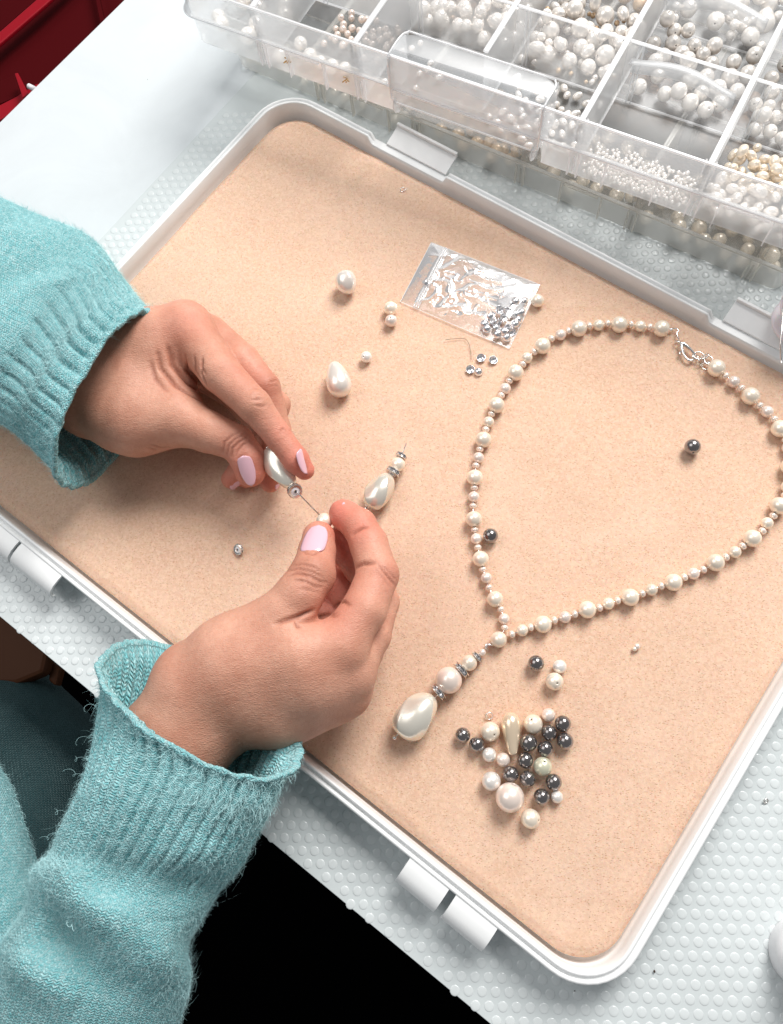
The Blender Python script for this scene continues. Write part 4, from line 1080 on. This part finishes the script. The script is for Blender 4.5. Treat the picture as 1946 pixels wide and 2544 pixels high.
# ---- small bits
def bit(name, pts, r, mk, label, cat, closed=False, seg=7):
    V, F = tube(pts, r, seg, closed); return tag(part(name, V, F, M[mk], None), label, cat)
M['hair'] = simple('brown_hair', (.12, .08, .05), .5)
bit('hair', catmull([P(*z4(*p), FZ + .5) for p in [(858, 825), (905, 818), (960, 815), (1000, 820), (1022, 850), (1034, 900), (1040, 962)]], 30), .13, 'hair', 'thin bent brown hair lying on the foam below the zip bag', 'hair', False, 5)
c = P(1216, 1779, FZ + 1); bit('jump_ring', ring_pts(c, V3(.1, .2, 1), 1.75), .3, 'steel', 'small silver jump ring above the cream pearl of the cluster', 'jump ring', True)
c = P(1000, 471, FZ + .6); bit('jump_ring', ring_pts(c, V3(.1, .3, 1), 1.25), .2, 'steel', 'tiny wire ring alone on the empty upper part of the foam', 'jump ring', True)
bit('wire_scrap', [P(1006, 473, FZ + .5), P(1012, 467, FZ + .8)], .2, 'steel', 'tiny wire scrap touching the ring on the upper foam', 'wire')
c = P(1903, 1990, 2.4); bit('crimp_ring', ring_pts(c, V3(.2, .2, 1), 1.0), .4, 'silver', 'tiny metal crimp lying on the dotted mat right of the tray', 'crimp', True)
M['crumb'] = simple('dark_crumb', (.05, .03, .02), .8)
for x, y, z, w, lab in [(1626, 2413, 2.2, 1.2, 'dark splinter on the dotted mat near the tray corner'), (1428, 2462, 1.8, .6, 'dark crumb on the mat just under the tray corner'), (1889, 2194, 1.8, .5, 'tiny dark crumb on the mat right of the tray'),
                        (1293, 904, FZ + .3, .6, 'dark speck beside the left strand of the necklace'), (1201, 2209, FZ + .2, .45, 'dark speck on the foam near its lower edge'), (367, 197, .3, .45, 'dark speck on the white desk top'),
                        (1553, 1440, FZ + .2, .4, 'dark speck on the foam inside the necklace loop'), (1031, 1088, FZ + .2, .4, 'dark speck above the finished dangle'), (768, 1120, FZ + .2, .4, 'dark speck by the index fingertip')]:
    V, F = lathe([(.001, -w * .5), (w * .3, -w * .3), (w * .42, .05), (w * .25, w * .4), (.001, w * .55)], 7); V[:, 1] *= .7; V = V + np.random.normal(0, w * .05, V.shape)
    o = part('crumb', V, F, M['crumb'], None); o.location = Vector(P(x, y, z)) * U; o.rotation_euler = axis_rot(V3(.2, 1, .2)); tag(o, lab, 'crumb', 'crumbs and specks')

# ------------------------------------------------------------------ bead organisers
def AB(ang, x, y, z):
    p = P(x, y, z); c, s = math.cos(ang), math.sin(ang); return c * p[0] + s * p[1], -s * p[0] + c * p[1]
def organiser(name, label, ang, aL, aR, b0, b1, z0, z1, divs, rows, mw, mr, ledge=.52, tabs=(), low=False, recess=None):
    cx = frame2(np.array([[(aL + aR) / 2, (b0 + b1) / 2, 0]]), ang)[0]
    root = empty(name, (cx[0], cx[1], z0)); tag(root, label, 'bead box'); o = np.array(root.location) / U
    pl = lambda V: frame2(V, ang) - o
    zl = z0 + (z1 - z0) * ledge
    prof = [(3.4, z0), (2.2, z0 + .8), (1.6, zl - .6), (-1.6, zl - .3), (-1.6, zl + .9), (.6, zl + 1.2), (.1, z1 - .4), (.5, z1), (1.3, z1), (1.6, z1 - .4), (2.6, zl), (3.3, z0 + 1.6), (4.6, z0 + 1.1)]
    rings = []
    for d, z in prof:
        q = rrect(aL, aR, b0, b1, 9, d, 8, 160); rings.append(np.c_[q, np.full(len(q), z)])
    n = len(rings[0]); V = np.stack(rings, 0).reshape(-1, 3)
    if recess:
        s = (V[:, 1] < b0 + 7) & (V[:, 0] > recess[0]) & (V[:, 0] < recess[1]) & (V[:, 2] < zl - 3); V[s, 1] += 17
    part('shell', pl(V), grid_faces(len(prof), n, False, True), mw, root)
    q = rrect(aL, aR, b0, b1, 9, 0, 8, 30)
    V, F = tube(np.c_[q, np.full(len(q), z1)][:, :3], .62, 6, True); part('rim', pl(V), F, mr, root)
    q = rrect(aL, aR, b0, b1, 9, -1.6, 8, 30); V, F = tube(np.c_[q, np.full(len(q), zl + .3)], .62, 6, True); part('ledge', pl(V), F, mr, root)
    q = rrect(aL, aR, b0, b1, 9, 3.0, 8, 160); s = (q[:, 1] < b0 + 7) & (q[:, 0] > (recess or (9e3, 0))[0]) & (q[:, 0] < (recess or (0, 0))[1]); q[s, 1] += 17; V, F = tube(np.c_[q, np.full(len(q), z0 + .5)], .4, 6, True); part('foot_rim', pl(V), F, mr, root)
    V, F = box(aL + 4, aR - 4, b0 + 4, b1 - 4, z0, z0 + .9); part('box_floor', pl(V), F, M['clearfloor'], root, False)
    for a in divs:
        bf = b0 + 23 if recess and recess[0] < a < recess[1] else b0 + 1.8
        V, F = box(a - .6, a + .6, bf, b1 - 1.8, z0 + 1, z1 - 1.5); part('divider', pl(V), F, mw, root, False)
        V, F = box(a - 1.5, a + 1.5, bf, b1 - 1.8, z1 - 1.5, z1 - .1); e = part('divider_rim', pl(V), F, mr, root, False); bevel(e, .4)
        for s in (-2.6, 2.6) if not (recess and recess[0] < a < recess[1]) else ():
            V, F = box(a + s - .45, a + s + .45, b0 - .2, b0 + 1.5, z0 + 1.5, zl - .6); part('rib', pl(V), F, mr, root, False)
            V, F = box(a + s - .4, a + s + .4, b0 + 2.6, b0 + 3.4, zl + 1, z1 - 1); part('rib', pl(V), F, mw, root, False)
    al = [aL + 3.5] + list(divs) + [aR - 3.5]
    for i in range(len(al) - 1):
        for b in rows:
            V, F = box(al[i] + .7, al[i + 1] - .7, b - .5, b + .5, z0 + 1, z1 - 2.2); part('partition', pl(V), F, M['clearpart'], root, False)
            V, F = box(al[i] + .7, al[i + 1] - .7, b - .75, b + .75, z1 - 2.2, z1 - 1.4); part('partition_rim', pl(V), F, mr, root, False)
            V, F = box(al[i] + .7, al[i + 1] - .7, b - 1.1, b - .5, z0 + 1.2, z0 + 2.2); part('partition_foot', pl(V), F, mr, root, False)
            for s in (al[i] + 7, al[i] + 9.5):
                V, F = box(s - .35, s + .35, b - 1.5, b - .5, z0 + 1, z1 - 2.4); part('rib', pl(V), F, mw, root, False)
    for a0, a1 in tabs:                               # recessed finger panels and hook bars on the front
        for a in (a0, a1):
            V, F = box(a - .3, a + .3, b0 - 1.3, b0 + 1.4, z0 + 1.5, zl - .6); part('rib', pl(V), F, mr, root, False)
        V, F = box(a0 + 2, a1 - 2, b0 - 2.2, b0 - .6, zl - 2.0, zl - .9); part('hook_bar', pl(V), F, mr, root, False)
    return root, pl, o
UA = math.radians(-42.41); LA = math.radians(-45.5)
ua_l = AB(UA, 405, -25, 85)[0]
ub = 307.0
udiv = [-287, -219.5, -151, -86, -18.3, 49, 116]
uroot, upl, uo = organiser('bead_organiser', 'upper frosted clear compartment box full of white pearls, open, stacked askew on another', UA, ua_l, 190, ub, ub + 250, 45, 85, udiv, [ub + 61, ub + 121, ub + 181], M['clear'], M['clearrim'],
                           tabs=[(-268, -243), (-68, -40), (-6, 22)], recess=(-197, -106))
def latch_big():
    a0, a1 = -197.5, -106
    pr = [(19.5, 84.2), (17, 86.0), (3, 86.4), (-1.0, 85.2), (-1.8, 78), (-2.2, 68), (-2.4, 57.5)]
    V = []; n = 20
    def outl(t): return 1 - .0 * t
    P0 = np.array(pr); inn = P0 + [[0, -1.1], [0, -1.1], [.4, -1.0], [1.0, -.4], [1.1, 0], [1.1, 0], [1.1, 0]]
    lp = np.vstack([P0, inn[::-1]]); m = len(lp)
    for i, a in enumerate(np.linspace(a0, a1, n)):
        e = min(i, n - 1 - i); inset = {0: 3.5, 1: .8}.get(e, 0)
        for x, z in lp: V.append((a, ub + x + (-inset if x > 16 else 0), z + (inset if z < 60 else 0)))
    F = [list(f) for f in grid_faces(n, m, False, True)]
    for s in (0, n - 1):
        for i in range(len(P0) - 1):
            k = [s * m + i, s * m + i + 1, s * m + m - 2 - i, s * m + m - 1 - i]; F.append(k if s else k[::-1])
    Vw, Fw = box(a1 - 1.1, a1 - .1, ub - 2, ub + 18, 58, 85.6); bevel(part('latch_wall', upl(Vw), Fw, M['clear'], uroot, False), 1.5)
    Vw, Fw = box(a0 + .1, a0 + 1.1, ub - 2, ub + 18, 58, 85.6); bevel(part('latch_wall', upl(Vw), Fw, M['clear'], uroot, False), 1.5)
    o = part('latch', upl(np.array(V)), F, M['latch'], uroot); o.modifiers.new('es', 'EDGE_SPLIT').split_angle = math.radians(50)
    for (x, z) in ((-2.9, 66), (-2.7, 57.4), (-1.0, 85.6), (18.6, 85.6)):
        V, F = tube([(a, ub + x, z) for a in np.linspace(a0 + 2, a1 - 2, 12)], .5, 6); part('latch_ridge', upl(V), F, M['clearrim'], uroot)
    for a, s in ((a0, 1), (a1, -1)):
        pts = [(a + s * 3, ub + 18.5, 85.5), (a + s * .6, ub + 14, 86.2), (a + s * .3, ub + 2, 86.2), (a + s * .3, ub - 1.5, 83), (a + s * .3, ub - 2.4, 62), (a + s * 2.5, ub - 2.6, 57.4)]
        V, F = tube(catmull(pts, 24), .5, 6); part('latch_side', upl(V), F, M['clearrim'], uroot)
        # rounded hinge ear under the wall
        V, F = lathe([(0.01, -.6), (6.5, -.6), (7.0, 0), (6.5, .6), (0.01, .6)], 24)
        e = part('latch_ear', V, F, M['clear'], uroot); q = upl(np.array([[a + s * 3.0, ub + 2, 55]]))[0]; e.location = Vector(q) * U
        e.rotation_euler = axis_rot((math.cos(UA), math.sin(UA), 0))
latch_big()
for (ca, cb, tilt, wd) in [(-52, ub + 52, .2, 58), (-54, ub + 106, -.2, 56)]:   # loose bent divider leaves lying in two compartments
    V = []
    for i in range(16):
        for j in range(8):
            u = i / 15 - .5; v = j / 7
            V.append((ca + u * wd, cb + 9 * math.sin(v * 1.8) - 6 * tilt * u, 80 + 3.2 * math.cos(u * 5) - 14 * v * v * (1 + tilt * u)))
    o = part('loose_leaf', upl(np.array(V)), grid_faces(16, 8), M['clear'], uroot); s = o.modifiers.new('so', 'SOLIDIFY'); s.thickness = .6 * U

la_l = AB(LA, 578, 160, 4)[0]; la_r = AB(LA, 1955, 712, 4)[0]
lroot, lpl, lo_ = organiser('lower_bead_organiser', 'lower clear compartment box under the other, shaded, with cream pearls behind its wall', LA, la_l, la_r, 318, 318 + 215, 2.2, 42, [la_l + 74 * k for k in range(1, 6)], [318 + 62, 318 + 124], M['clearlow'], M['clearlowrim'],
                            tabs=[(la_l + 100, la_l + 128), (la_l + 250, la_l + 276)])

def fill(ang, a0, a1, b0, b1, z, specs, label, group, seed, name=None, bias=None, cat='pearl', stuff=False):
    """drop beads one by one into a compartment; each comes to rest on the floor or on those below"""
    rr = random.Random(seed); placed = []; objs = []
    for (n, r0, r1, mk, oval) in specs:
        for _ in range(n):
            r = rr.uniform(r0, r1); re = r * (1 + (oval - 1) * .5); best = None
            for t in range(10):
                a = rr.uniform(a0 + re, a1 - re); b = rr.uniform(b0 + re, b1 - re)
                if bias:
                    a = a + (bias[0] - a) * bias[2] * rr.random(); b = b + (bias[1] - b) * bias[2] * rr.random()
                h = z + r
                for (pa, pb, ph, pr) in placed:
                    d2 = (a - pa) ** 2 + (b - pb) ** 2; s = (re + pr) * .97
                    if d2 < s * s: h = max(h, ph + math.sqrt(s * s - d2))
                if best is None or h < best[2]: best = (a, b, h)
            placed.append((*best, re)); w = frame2(np.array([[best[0], best[1], best[2]]]), ang)[0]
            ax = (rr.gauss(0, 1), rr.gauss(0, 1), rr.gauss(0, .5))
            nm = name or {'white': 'white_pearl', 'ivory': 'cream_pearl', 'gold': 'champagne_pearl', 'pinkish': 'rosy_pearl'}[mk]
            objs.append((best, r, mk, w, ax, oval, nm))
    if stuff:                                          # heap darkened in colour behind two walls: one mesh
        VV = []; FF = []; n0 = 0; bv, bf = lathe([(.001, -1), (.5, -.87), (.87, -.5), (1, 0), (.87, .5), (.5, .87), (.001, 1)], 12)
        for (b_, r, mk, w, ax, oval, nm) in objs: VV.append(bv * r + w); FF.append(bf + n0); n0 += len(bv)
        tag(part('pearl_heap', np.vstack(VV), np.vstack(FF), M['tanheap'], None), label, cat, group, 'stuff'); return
    zones = {}
    for q in objs:
        (a, b, h) = q[0]; zi = min(2, int(3 * (a - a0) / (a1 - a0))); zj = min(2, int(3 * (b - b0) / (b1 - b0)))
        zones.setdefault((zi, zj), []).append(q)
    noun, place = label.split('|')
    for (zi, zj), L in zones.items():
        L.sort(key=lambda q: q[0][0])
        zn = ('front', 'middle', 'back')[zj] + (' left', '', ' right')[zi] if (zi, zj) != (1, 1) else 'centre'
        for i, (b_, r, mk, w, ax, oval, nm) in enumerate(L):
            o = bead(nm if oval == 1 else 'oval_' + nm, r, mk, None, w, ax, oval)
            if name == 'seed_pearl': t = noun + ' ' + place
            elif len(L) == 1: t = 'only %s at the %s of %s' % (noun, zn, place)
            else: t = '%s %s from left, %s of %s' % (ORD[i], noun, zn, place)
            tag(o, t, cat, group)
    return placed
ORD = ['first', 'second', 'third', 'fourth', 'fifth', 'sixth', 'seventh', 'eighth', 'ninth', 'tenth', 'eleventh', 'twelfth', 'thirteenth', 'fourteenth', 'fifteenth', 'sixteenth', 'seventeenth', 'eighteenth', 'nineteenth', 'twentieth'] + ['later'] * 60
W_, I_ = 'white', 'ivory'
M['tanheap'] = m_pearl('shaded_tan_pearl', (.34, .20, .11), metal=.3, rough=.35, coat=.3)  # tan pearls darkened in colour for the shaded depth of the lower box
zf = 46.2
R1, R2, R3_, R4 = (ub + 3.6, ub + 60), (ub + 62, ub + 120), (ub + 122, ub + 180), (ub + 182, ub + 246)
g = lambda c: (udiv[c - 1] + 1 if c > 0 else ua_l + 4, (udiv[c] - 1) if c < 7 else 126)
fill(UA, *g(0), *R1, zf, [(9, 4.32, 5.33, W_, 1)], 'large pearl|the leftmost front compartment', 'large pearls, leftmost front compartment', 1)
fill(UA, *g(0), *R2, zf, [(11, 3.60, 5.04, W_, 1)], 'large pearl|the leftmost second row compartment', 'pearls, leftmost second row', 41)
fill(UA, g(1)[0] + 22, g(1)[1], R1[0] + 22, R1[1], zf, [(42, 1.80, 2.30, 'pinkish', 1)], 'rosy pearl|the rosy heap', 'small rosy pearls, second front compartment', 2)
fill(UA, g(1)[0], g(1)[1] - 8, R1[0], R1[0] + 24, zf, [(6, 3.60, 4.32, W_, 1)], 'pearl|the second front compartment', 'pearls by the front wall, second compartment', 3)
fill(UA, g(2)[0], g(2)[0] + 40, *R1, zf, [(11, 1.58, 2.16, W_, 1.25)], 'small bead|the cell behind the latch', 'clear beads behind the latch', 4)
fill(UA, *g(2), *R2, zf, [(50, 3.46, 4.75, W_, 1)], 'pearl|the second row behind the latch', 'white pearls, second row behind the latch', 5)
fill(UA, *g(3), *R1, zf, [(50, 1.66, 2.09, W_, 1.5)], 'oval pearl|the cell right of the latch', 'oval white pearls right of the latch', 6, bias=(-95, ub + 22, .5))
fill(UA, *g(3), *R2, zf, [(22, 3.46, 5.76, W_, 1), (28, 1.44, 2.59, W_, 1), (18, 1.15, 1.73, 'gold', 1), (18, 2.45, 3.46, W_, 1.4)], 'pearl|the mixed cell, second row', 'mixed white pearls, second row', 7)
fill(UA, *g(3), *R3_, zf, [(28, 3.60, 4.75, 'gold', 1)], 'champagne pearl|the third row cell', 'champagne pearls, third row', 8)
fill(UA, *g(2), *R3_, zf, [(15, 3.60, 4.75, W_, 1)], 'pearl|the third row behind the latch', 'white pearls, third row', 81)
fill(UA, *g(4), R1[0], R1[0] + 24, zf, [(250, 0.95, 1.30, W_, 1)], 'tiny seed pearl|heaped against the front wall of the fifth compartment', 'seed pearls, fifth front compartment', 9, 'seed_pearl', (-50, ub + 7, .45))
fill(UA, *g(4), *R2, zf, [(30, 3.89, 4.75, W_, 1)], 'hazy pearl|the fifth column, second row', 'white pearls, fifth column second row', 10)
fill(UA, *g(4), *R3_, zf, [(32, 3.96, 5.04, W_, 1), (15, 2.52, 3.24, W_, 1)], 'pearl|the fifth column, third row', 'white pearls, fifth column third row', 11)
fill(UA, g(5)[0], g(5)[1] - 14, R1[0] + 14, R1[1] - 10, zf + 6, [(42, 2.23, 2.74, I_, 1.35)], 'ivory oval|the ivory heap', 'ivory ovals, sixth front compartment', 12, bias=(14, ub + 30, .4))
fill(UA, *g(5), R1[0], R1[0] + 22, zf, [(58, 2.02, 3.17, W_, 1.3)], 'milky bead|the sixth front compartment', 'milky beads by the front wall, sixth compartment', 13)
fill(UA, *g(5), *R2, zf, [(55, 3.02, 4.32, W_, 1)], 'pearl|the sixth column, second row', 'white pearls, sixth column second row', 14)
fill(UA, *g(5), *R3_, zf, [(18, 3.60, 4.75, 'gold', 1)], 'peach pearl|the right edge cell', 'peach pearls, sixth column third row', 15)
lg = [la_l + 74 * k for k in range(0, 6)]
fill(LA, lg[0] + 4, lg[1] - 2, 322, 350, 3.4, [(32, 2.59, 3.17, I_, 1)], 'shaded pearl|the lower box, first cell', 'pearls, lower box left end', 21)
fill(LA, lg[1] + 2, lg[2] - 2, 322, 350, 3.4, [(28, 2.59, 3.17, I_, 1)], 'shaded pearl|the lower box, second cell', 'pearls, lower box by the hinge flap', 22)
fill(LA, lg[2] + 2, lg[3] - 2, 322, 376, 3.4, [(42, 3.60, 4.46, 'gold', 1)], 'tan pearl|the lower box, third cell', 'tan pearls, lower box middle', 23)
fill(LA, lg[3] + 2, lg[4] - 2, 322, 376, 3.4, [(25, 3.96, 4.75, I_, 1)], 'cream pearl|the lower box, fourth cell', 'cream pearls, lower box under the seed pearls', 24)
for k in range(5):
    fill(LA, lg[k] + 3, min(lg[k] + 72, la_r - 4), 382, 441, 3.4, [(70, 3.60, 4.61, 'gold', 1)], 'heap of tan pearls, darkened for shade, in the lower box, second row, compartment ' + ['one', 'two', 'three', 'four', 'five'][k], 'tan pearls, lower box second row', 31 + k, stuff=True)
fill(LA, lg[4] + 2, la_r - 4, 322, 372, 3.4, [(42, 3.60, 4.46, I_, 1)], 'cream pearl|the lower box, last cell', 'cream pearls, lower box right end', 25)
# gold connector loops lying by the front wall
for k, (x, y) in enumerate([(714, 152), (860, 200)]):
    root = empty('gold_connector', P(x, y, 56)); tag(root, ['gold wire connector by the front wall of the second compartment', 'gold wire connector beside the pearls left of the latch'][k], 'wire loop', 'gold connectors')
    for j in range(4):
        V, F = tube(ring_pts((1.3 * math.cos(j * 1.6), 1.3 * math.sin(j * 1.6), j % 2), (math.cos(j), math.sin(j), .7), 1.1), .25, 6, True); part('loop', V, F, M['goldwire'], root)

# ------------------------------------------------------------------ things at the margins
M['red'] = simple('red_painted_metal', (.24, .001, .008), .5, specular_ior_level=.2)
M['redshade'] = simple('red_painted_metal_shaded', (.05, .0006, .0018), .7, specular_ior_level=.06)  # same red paint, colour darkened for shade away from the lips
M['brass'] = simple('dull_brass', (.25, .18, .09), .5, .8)
M['wood'] = simple('brown_wood', (.09, .032, .014), .6, specular_ior_level=.15)
M['pinwhite'] = simple('white_pin', (.7, .7, .72), .4)
def slab(name, pts, z, th, mat, parent, o, bev=.0):
    """flat plate through pixel corners on level z, th thick downwards"""
    Q = [P(x, y, z) - o for x, y in pts]; n = len(Q)
    V = Q + [q - np.array([0, 0, th]) for q in Q]
    F = [list(range(n))[::-1], list(range(n, 2 * n))] + [[i, (i + 1) % n, n + (i + 1) % n, n + i] for i in range(n)]
    e = part(name, V, F, mat, parent, False)
    if bev: bevel(e, bev)
    return e
def build_red():
    o = P(60, 100, -120); root = empty('red_cabinet', o); tag(root, 'red metal cabinet, panels darkened for shade, with a bright top lip behind the desk corner', 'cabinet')
    slab('top_lip', [(-140, 200), (-140, 228), (112, 12), (200, -70), (172, -70), (98, -8)], -38, 3, M['red'], root, o, .8)
    slab('front_panel', [(-140, 229), (-140, 460), (330, 20), (300, -70), (200, -70), (112, 13)], -52, 5, M['redshade'], root, o)
    slab('inner_panel', [(-140, -70), (-140, 200), (98, -8), (172, -70)], -95, 5, M['redshade'], root, o)
    slab('lower_lip', [(-140, 330), (-140, 380), (60, 262), (110, 205), (90, 208), (40, 240)], -44, 2.5, M['red'], root, o, .8)
    slab('bracket', [(36, 182), (44, 180), (70, 232), (56, 242)], -34, 4, M['red'], root, o, .6)
    slab('hinge_plate', [(-20, 210), (36, 186), (52, 236), (-10, 262)], -46, 3, M['redshade'], root, o, .6)
    V, F = tube([P(72, 214, -30) - o, P(92, 224, -30) - o], 2.0, 12); part('peg', V, F, M['pinwhite'], root)
    slab('end_trim', [(226, -70), (232, -70), (262, 60), (252, 66)], -40, 4, M['redshade'], root, o)
build_red()
o = P(290, 0, -200); root = empty('dark_drawer', o); tag(root, 'black drawer front with a thin brass line behind the desk at the top', 'drawer')
slab('drawer_front', [(232, -60), (420, -60), (400, 30), (240, 80)], -60, 8, M['black'], root, o)
slab('brass_line', [(243, 45), (247, 49), (312, -14), (308, -18)], -57, 1.5, M['brass'], root, o)
o = P(60, 1600, -190); root = empty('wooden_board', o); tag(root, 'brown wooden chair edge in the shade under the desk', 'chair')
slab('seat_edge', [(-200, 1440), (60, 1500), (120, 1620), (108, 1672), (40, 1700), (-200, 1700)], -90, 12, M['wood'], root, o, 3)
slab('seat_side', [(118, 1690), (126, 1640), (150, 1660), (138, 1705)], -100, 9, M['wood'], root, o, 2)
# wire spool and white round bottle at the right edge
c = P(1993, 800, 26); root = empty('wire_spool', c); tag(root, 'milky pinkish spool of jewellery wire cut off by the right edge of the photo', 'spool')
n = NT('milky_spool'); n.p(base_color=C(.72, .68, .71), roughness=.35, subsurface_weight=.3, subsurface_scale=.003); M['spool'] = n.m
for z in (0, 12):
    V, F = lathe([(3, -1), (14.6, -1), (15.6, -.6), (15.8, 0), (15.6, .6), (14.6, 1), (3, 1)], 48); V[:, 2] += z; part('flange', V, F, M['spool'], root)
V, F = lathe([(5, 0), (5, 12)], 32); part('core', V, F, M['silver'], root)
V, F = tube(catmull([P(1950, 720, 40) - c, P(1944, 800, 42) - c, P(1940, 850, 41) - c, P(1941, 900, 36) - c], 20), .45, 8); part('wire_end', V, F, M['silver'], root)
c = P(2066, 2405, 28); root = empty('white_bottle', c); tag(root, 'round white bottle cap cut off by the right edge beside the mat', 'bottle')
M['bottle'] = simple('white_bottle_plastic', (.80, .79, .80), .4)
V, F = lathe([(.01, 2.2), (6, 2.0), (9.5, 1.2), (11.5, -.6), (12.2, -3.5), (12.2, -14)], 40); part('cap', V, F, M['bottle'], root)
V, F = lathe([(12.6, -14), (14.5, -16), (15, -19), (15, -26.5)], 40); part('body', V, F, M['bottle'], root)
